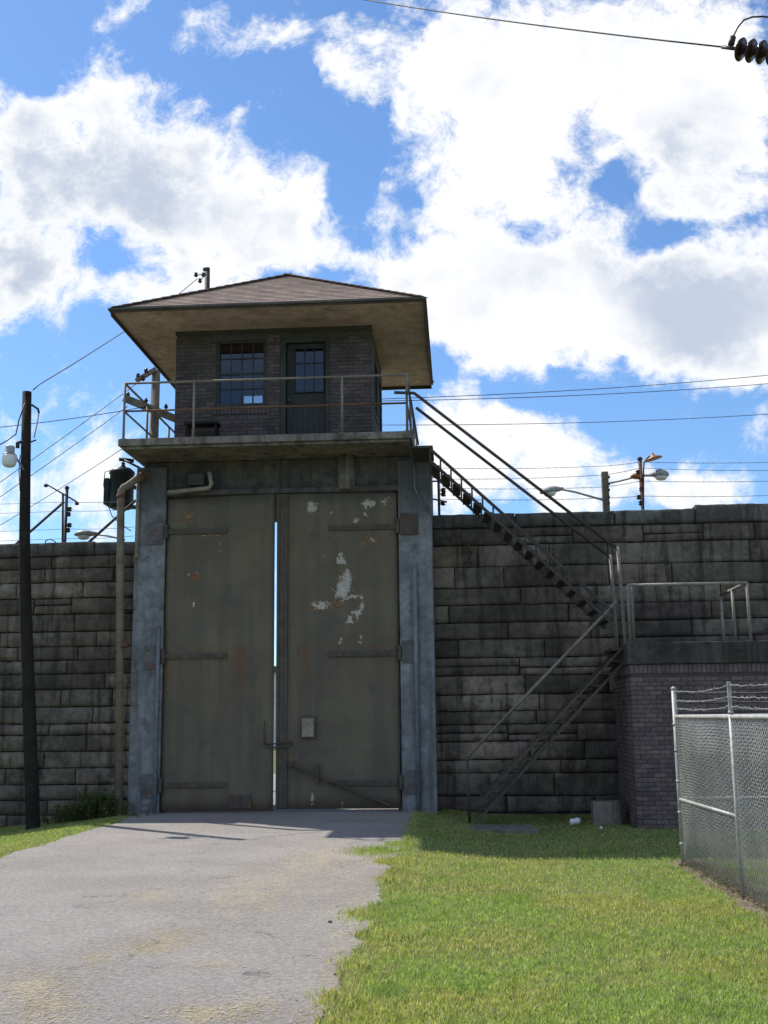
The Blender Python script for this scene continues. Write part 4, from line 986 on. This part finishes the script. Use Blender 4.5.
tag(m_.build('steel_brace', 'stair'), 'dark diagonal steel brace rising from the wall to the tower corner', 'brace')
tpst = insulator_post('thin dark post with insulators rising right beside the tower below the stairs', 438.5, 479, 520, [(5, 490), (5, 494), (4.5, 503)], .026)
MB().tube([PY(428, 481.5, PYL), PY(446, 481, PYL)], .018, 6).build('cross_arm', 'stair', tpst)
MB().tube([PY(428, 498, PYL), PY(447, 502, PYL)], .018, 6).build('cross_arm', 'stair', tpst)
rp2 = insulator_post('rusty thin post with insulators right of the wooden post on the wall', 640, 460, 511, [(-2, 472), (1.5, 480), (1.5, 489), (-1, 497), (1, 503)], .035, 'rust_rail')
cbx = PY(647, 459, PYL)
m_ = MB().tube([PY(643.5, 512, PYL - .1), PY(643.5, 470, PYL - .1), PY(644, 463, PYL - .1), PY(647, 458.5, PYL - .1), PY(650, 456, PYL - .1)], .016, 6)
gn = thing('gooseneck_lamp', PY(643.5, 512, PYL - .1), 'orange gooseneck lamp topping the rusty post on the wall', 'lamp')
m_.build('stem', 'stair', gn)
c = PY(652, 452.5, PYL - .1)
MB().lathe(c, (.25, 0, -1), [(0, .02), (.05, .035), (.07, .05), (.12, .16), (.135, .165)], 16).build('shade', 'orange', gn)
def cobra(name, label, tip, neck, Y, arm_pts, arm_r, mat='lampgrey', ht=.13, with_glass=True):
    A = PY(*tip, Y - .15); B = PY(*neck, Y - .05)
    t_ = thing(name, B, label, 'street lamp', 'lamps above the wall')
    d_ = (A - B); L = d_.length; d_.normalize(); upv = Vector((0, 0, 1)); sd = d_.cross(upv).normalized(); uu = sd.cross(d_)
    m_ = MB(); prof = [(0, .05, .05), (.12, .07, .06), (.3, .13, .09), (.55, .17, .10), (.8, .15, .08), (.95, .08, .05), (1, .02, .02)]; n = 12; base = 0
    for (s_, wd, hg) in prof:
        for k in range(n):
            an_ = 2 * math.pi * k / n; y_ = math.sin(an_) * hg * ht / .13; y_ = y_ if y_ > 0 else y_ * .35
            m_.v.append(tuple(B + d_ * (L * s_) + sd * math.cos(an_) * wd + uu * y_))
    for i in range(len(prof) - 1):
        for k in range(n): m_.face((i * n + k, i * n + (k + 1) % n, (i + 1) * n + (k + 1) % n, (i + 1) * n + k), sm=True)
    m_.face(list(range(n))[::-1]); m_.face([(len(prof) - 1) * n + k for k in range(n)])
    m_.build('lamp_head', mat, t_)
    if with_glass:
        c_ = B + d_ * (L * .58) - uu * .02
        MB().lathe(c_, -uu, [(0, .125), (.03, .12), (.07, .085), (.085, .02)], 14).build('lens', 'lens', t_)
    MB().tube([PY(px, py, Y) for (px, py) in arm_pts], arm_r, 6).build('arm', 'lampgrey', t_)
    return t_
wp = thing('wooden_post', PY(604.5, 511, PYL + .2), 'short square grey wooden post on the right wall top', 'post')
a = PY(604.5, 472, PYL + .2)
MB().box(a.x - .065, a.x + .065, PYL + .14, PYL + .27, 0, a.z).build('shaft', 'wood', wp, .008)
m_ = MB()
for py in (477, 484, 490, 497, 503): m_.lathe(PY(608.5, py, PYL + .1), (1, -.2, 0), [(0, .03), (.02, .03), (.03, .015)], 6)
m_.build('insulator', 'insul', wp)
cobra('street_lamp', 'pale street lamp on an arm reaching left from the wooden post', (540, 493), (563, 489.5), PYL + .1, [(562, 489.5), (575, 492), (603, 500)], .022)
cobra('street_lamp', 'grey street lamp with hanging glass bowl pointing right past the rusty post', (669, 475), (650, 475.5), PYL + .1, [(651, 475.5), (645, 475.5), (640, 476)], .025, ht=.16)
cobra('street_lamp', 'small reddish lamp on an arm reaching right from the wooden post', (640, 477), (631, 478), PYL + .1, [(632, 478), (620, 481), (608, 483.5)], .018, 'orange', .1, False)
cobra('street_lamp', 'pale street lamp head peeking over the left wall by the pipe', (74, 535), (97, 534.5), PYL + .5, [(96, 534.5), (108, 536), (125, 540)], .02)
m_ = MB().tube([PY(45, 547, PYL), PY(45.5, 541, PYL), PY(50, 539, PYL), PY(55, 541.5, PYL), PY(57, 546, PYL)], .012, 6)
tag(m_.build('cable_loop', 'wire'), 'small bent cable loop on top of the left stone wall', 'cable')
# strands
for (l, y0_, y1_) in (('first', 503, 501), ('second', 513, 509), ('third', 531, 527), ('fourth', 541, 536)):
    P = sag(PY(-200, y0_ + 3, PYL), PY(67, (y0_ + y1_) / 2, PYL), .03, 8) + sag(PY(67, (y0_ + y1_) / 2, PYL), PY(134, y1_, PYL), .02, 4)[1:]
    tag(MB().tube(P, .0045, 4).build('fence_strand', 'wire'), {'first': 'highest', 'second': 'second highest', 'third': 'second lowest', 'fourth': 'lowest'}[l] + ' thin wire strand above the left wall', 'wire', 'wire strands above the walls')
for (l, ya, yb, yc, yd) in (('highest', 468, 466, 462, 458.5), ('second highest', 479, 475, 468, 468), ('second lowest', 488, 487, 481, 477), ('lowest', 499, 498, 496, 491)):
    pts_ = sag(PY(438, ya, PYL), PY(604, yb, PYL), .03, 8) + sag(PY(604, yb, PYL), PY(640, yc, PYL), .01, 4)[1:] + sag(PY(640, yc, PYL), PY(860, yd, PYL), .05, 8)[1:]
    m_ = MB().tube(pts_, .0045, 4)
    for k in range(0, 60):
        s_ = k / 60 * (len(pts_) - 1); i = int(s_); q = pts_[i].lerp(pts_[min(i + 1, len(pts_) - 1)], s_ - i); dv = Vector((random.uniform(-.5, .5), random.uniform(-1, 1), random.uniform(-1, 1))).normalized() * .02; m_.tube([q - dv, q + dv], .003, 3)
    tag(m_.build('fence_strand', 'wire'), l + ' thin barbed strand above the right wall', 'wire', 'wire strands above the walls')
# dangling wire and bolt plate on the right wall
m_ = MB().box(PY(467, 550, WY - .07).x, PY(470, 550, WY - .07).x, WY - .09, WY - .02, PY(468, 567, WY).z, PY(468, 541, WY).z)
for py in (543, 553, 563): m_.tube([PY(464, py, WY - .08), PY(473, py, WY - .08)], .014, 6)
tag(m_.build('insulator_bracket', 'stair'), 'small dark insulator bracket fixed to the right wall under the stairs', 'bracket')

# ------------------------------------------------------------------ small things
a = PY(594, 823, 19.1); b_ = PY(621, 803, 19.1); zg = H(2.3, 19.1)
cbk = MB(); n = 8
cbk.box(a.x, b_.x, 19.1, 19.45, zg - .05, zg + .36); o = cbk.build('concrete_block', 'concrete', None, .02)
tag(o, 'square concrete block on the grass against the brick annex corner', 'block')
c = PZ(490, 831, -.15)
sl_ = MB(); out = [(-.72, .1), (-.45, -.30), (.1, -.36), (.74, -.42), (.70, .05), (.62, .36), (-.2, .42), (-.66, .38)]; n = len(out)
for z in (-.06, .035): sl_.v += [(c.x + p[0], 18.15 + p[1], H(c.x, 18.1) + z) for p in out]
sl_.face(list(range(n, 2 * n))); sl_.face(list(range(n))[::-1])
for k in range(n): sl_.face((k, (k + 1) % n, n + (k + 1) % n, n + k))
tag(sl_.build('concrete_slab', 'concrete', None, .01), 'flat concrete slab in the grass below the lower stairs', 'slab')
c = PY(575, 823, 19.0); zz = H(1.8, 18.9)
lt = MB(); random.seed(3)
lt.lathe((c.x - .08, 18.95, zz + .05), (1, .3, .15), [(0, .045), (.02, .055), (.08, .045), (.12, .06), (.17, .04)], 7)
tag(lt.build('litter', 'litter'), 'crumpled white litter on the shaded grass', 'litter')
c = PZ(398.5, 832, -.1)
c = PY(600, 832, 18.2); lt = MB(); lt.lathe((c.x, 18.2, H(c.x, 18.2) + .03), (1, -.2, .1), [(0, .015), (.02, .025), (.05, .012)], 6)
tag(lt.build('litter', 'litter'), 'tiny white scrap on the grass near the concrete block', 'litter')
c = PZ(330, 923, 0)
tag(MB().lathe((c.x, c.y, .0), (0, .2, 1), [(0, .016), (.01, .02), (.018, .012), (.022, .002)], 7).build('pebble', 'dark_concrete'), 'single dark pebble on the driveway', 'stone')

# weeds at the foot of the left wall
def weed(label, cx, cy, rx, ry, h, n, leaf_=.06):
    root = thing('weed_bush', (cx, cy, H(cx, cy)), label, 'plant', 'weeds at the left wall foot')
    st_ = MB(); lf = MB(); z0 = H(cx, cy)
    for k in range(n):
        bx_ = cx + random.gauss(0, rx * .4); by = cy + random.gauss(0, ry * .4); hh2 = h * random.uniform(.45, 1) * (1 - .5 * abs(bx_ - cx) / rx)
        tip = Vector((bx_ + random.gauss(0, .09), by + random.gauss(0, .08), z0 + hh2)); root_ = Vector((bx_, by, z0 - .02))
        st_.tube([root_, root_.lerp(tip, .5) + Vector((.01, 0, .02)), tip], [.005, .004, .002], 4)
        for j in range(int(9 + hh2 * 22)):
            p = root_.lerp(tip, random.uniform(.15, 1)); a_ = random.uniform(0, 6.3); s_ = leaf_ * random.uniform(.6, 1.2)
            d_ = Vector((math.cos(a_), math.sin(a_), random.uniform(-.3, .6))).normalized(); sd = d_.cross(Vector((0, 0, 1))).normalized() * s_ * .28; col = jit(random.choice([(.08, .16, .035), (.10, .19, .045), (.06, .13, .03), (.13, .2, .05)]), .2)
            b0 = len(lf.v); lf.v += [tuple(p), tuple(p + d_ * s_ * .5 + sd), tuple(p + d_ * s_ + Vector((0, 0, -.01))), tuple(p + d_ * s_ * .5 - sd)]; lf.face((b0, b0 + 1, b0 + 2, b0 + 3), col)
    st_.build('stem', 'bark', root); lf.build('foliage', 'leaf', root)
weed('leafy green weed clump round the foot of the beige pipe', -6.35, 19.6, .75, .35, .6, 150, .075)
weed('low green weeds at the wall foot left of the pipe', -7.0, 19.9, .5, .3, .36, 45)

# ------------------------------------------------------------------ what shows through the gap in the gate
by = 60; bh = PY(273, 672, 60).z
db = thing('prison_block', (-9, by, 0), 'pale distant building glimpsed through the slit between the gate leaves', 'building')
MB().box(-22, 3, by, by + 14, -.2, bh).build('wall', 'white', db)
MB().box(-22.4, 3.4, by - .4, by + 14.4, bh, bh + .3).build('roof', 'roofgrey', db)
for k in range(10):
    x = -21 + k * 2.45; MB().box(x, x + 1.1, by - .06, by + .1, 1.2, 2.6).build('window', 'frame', db)
print('objects', len(bpy.data.objects))
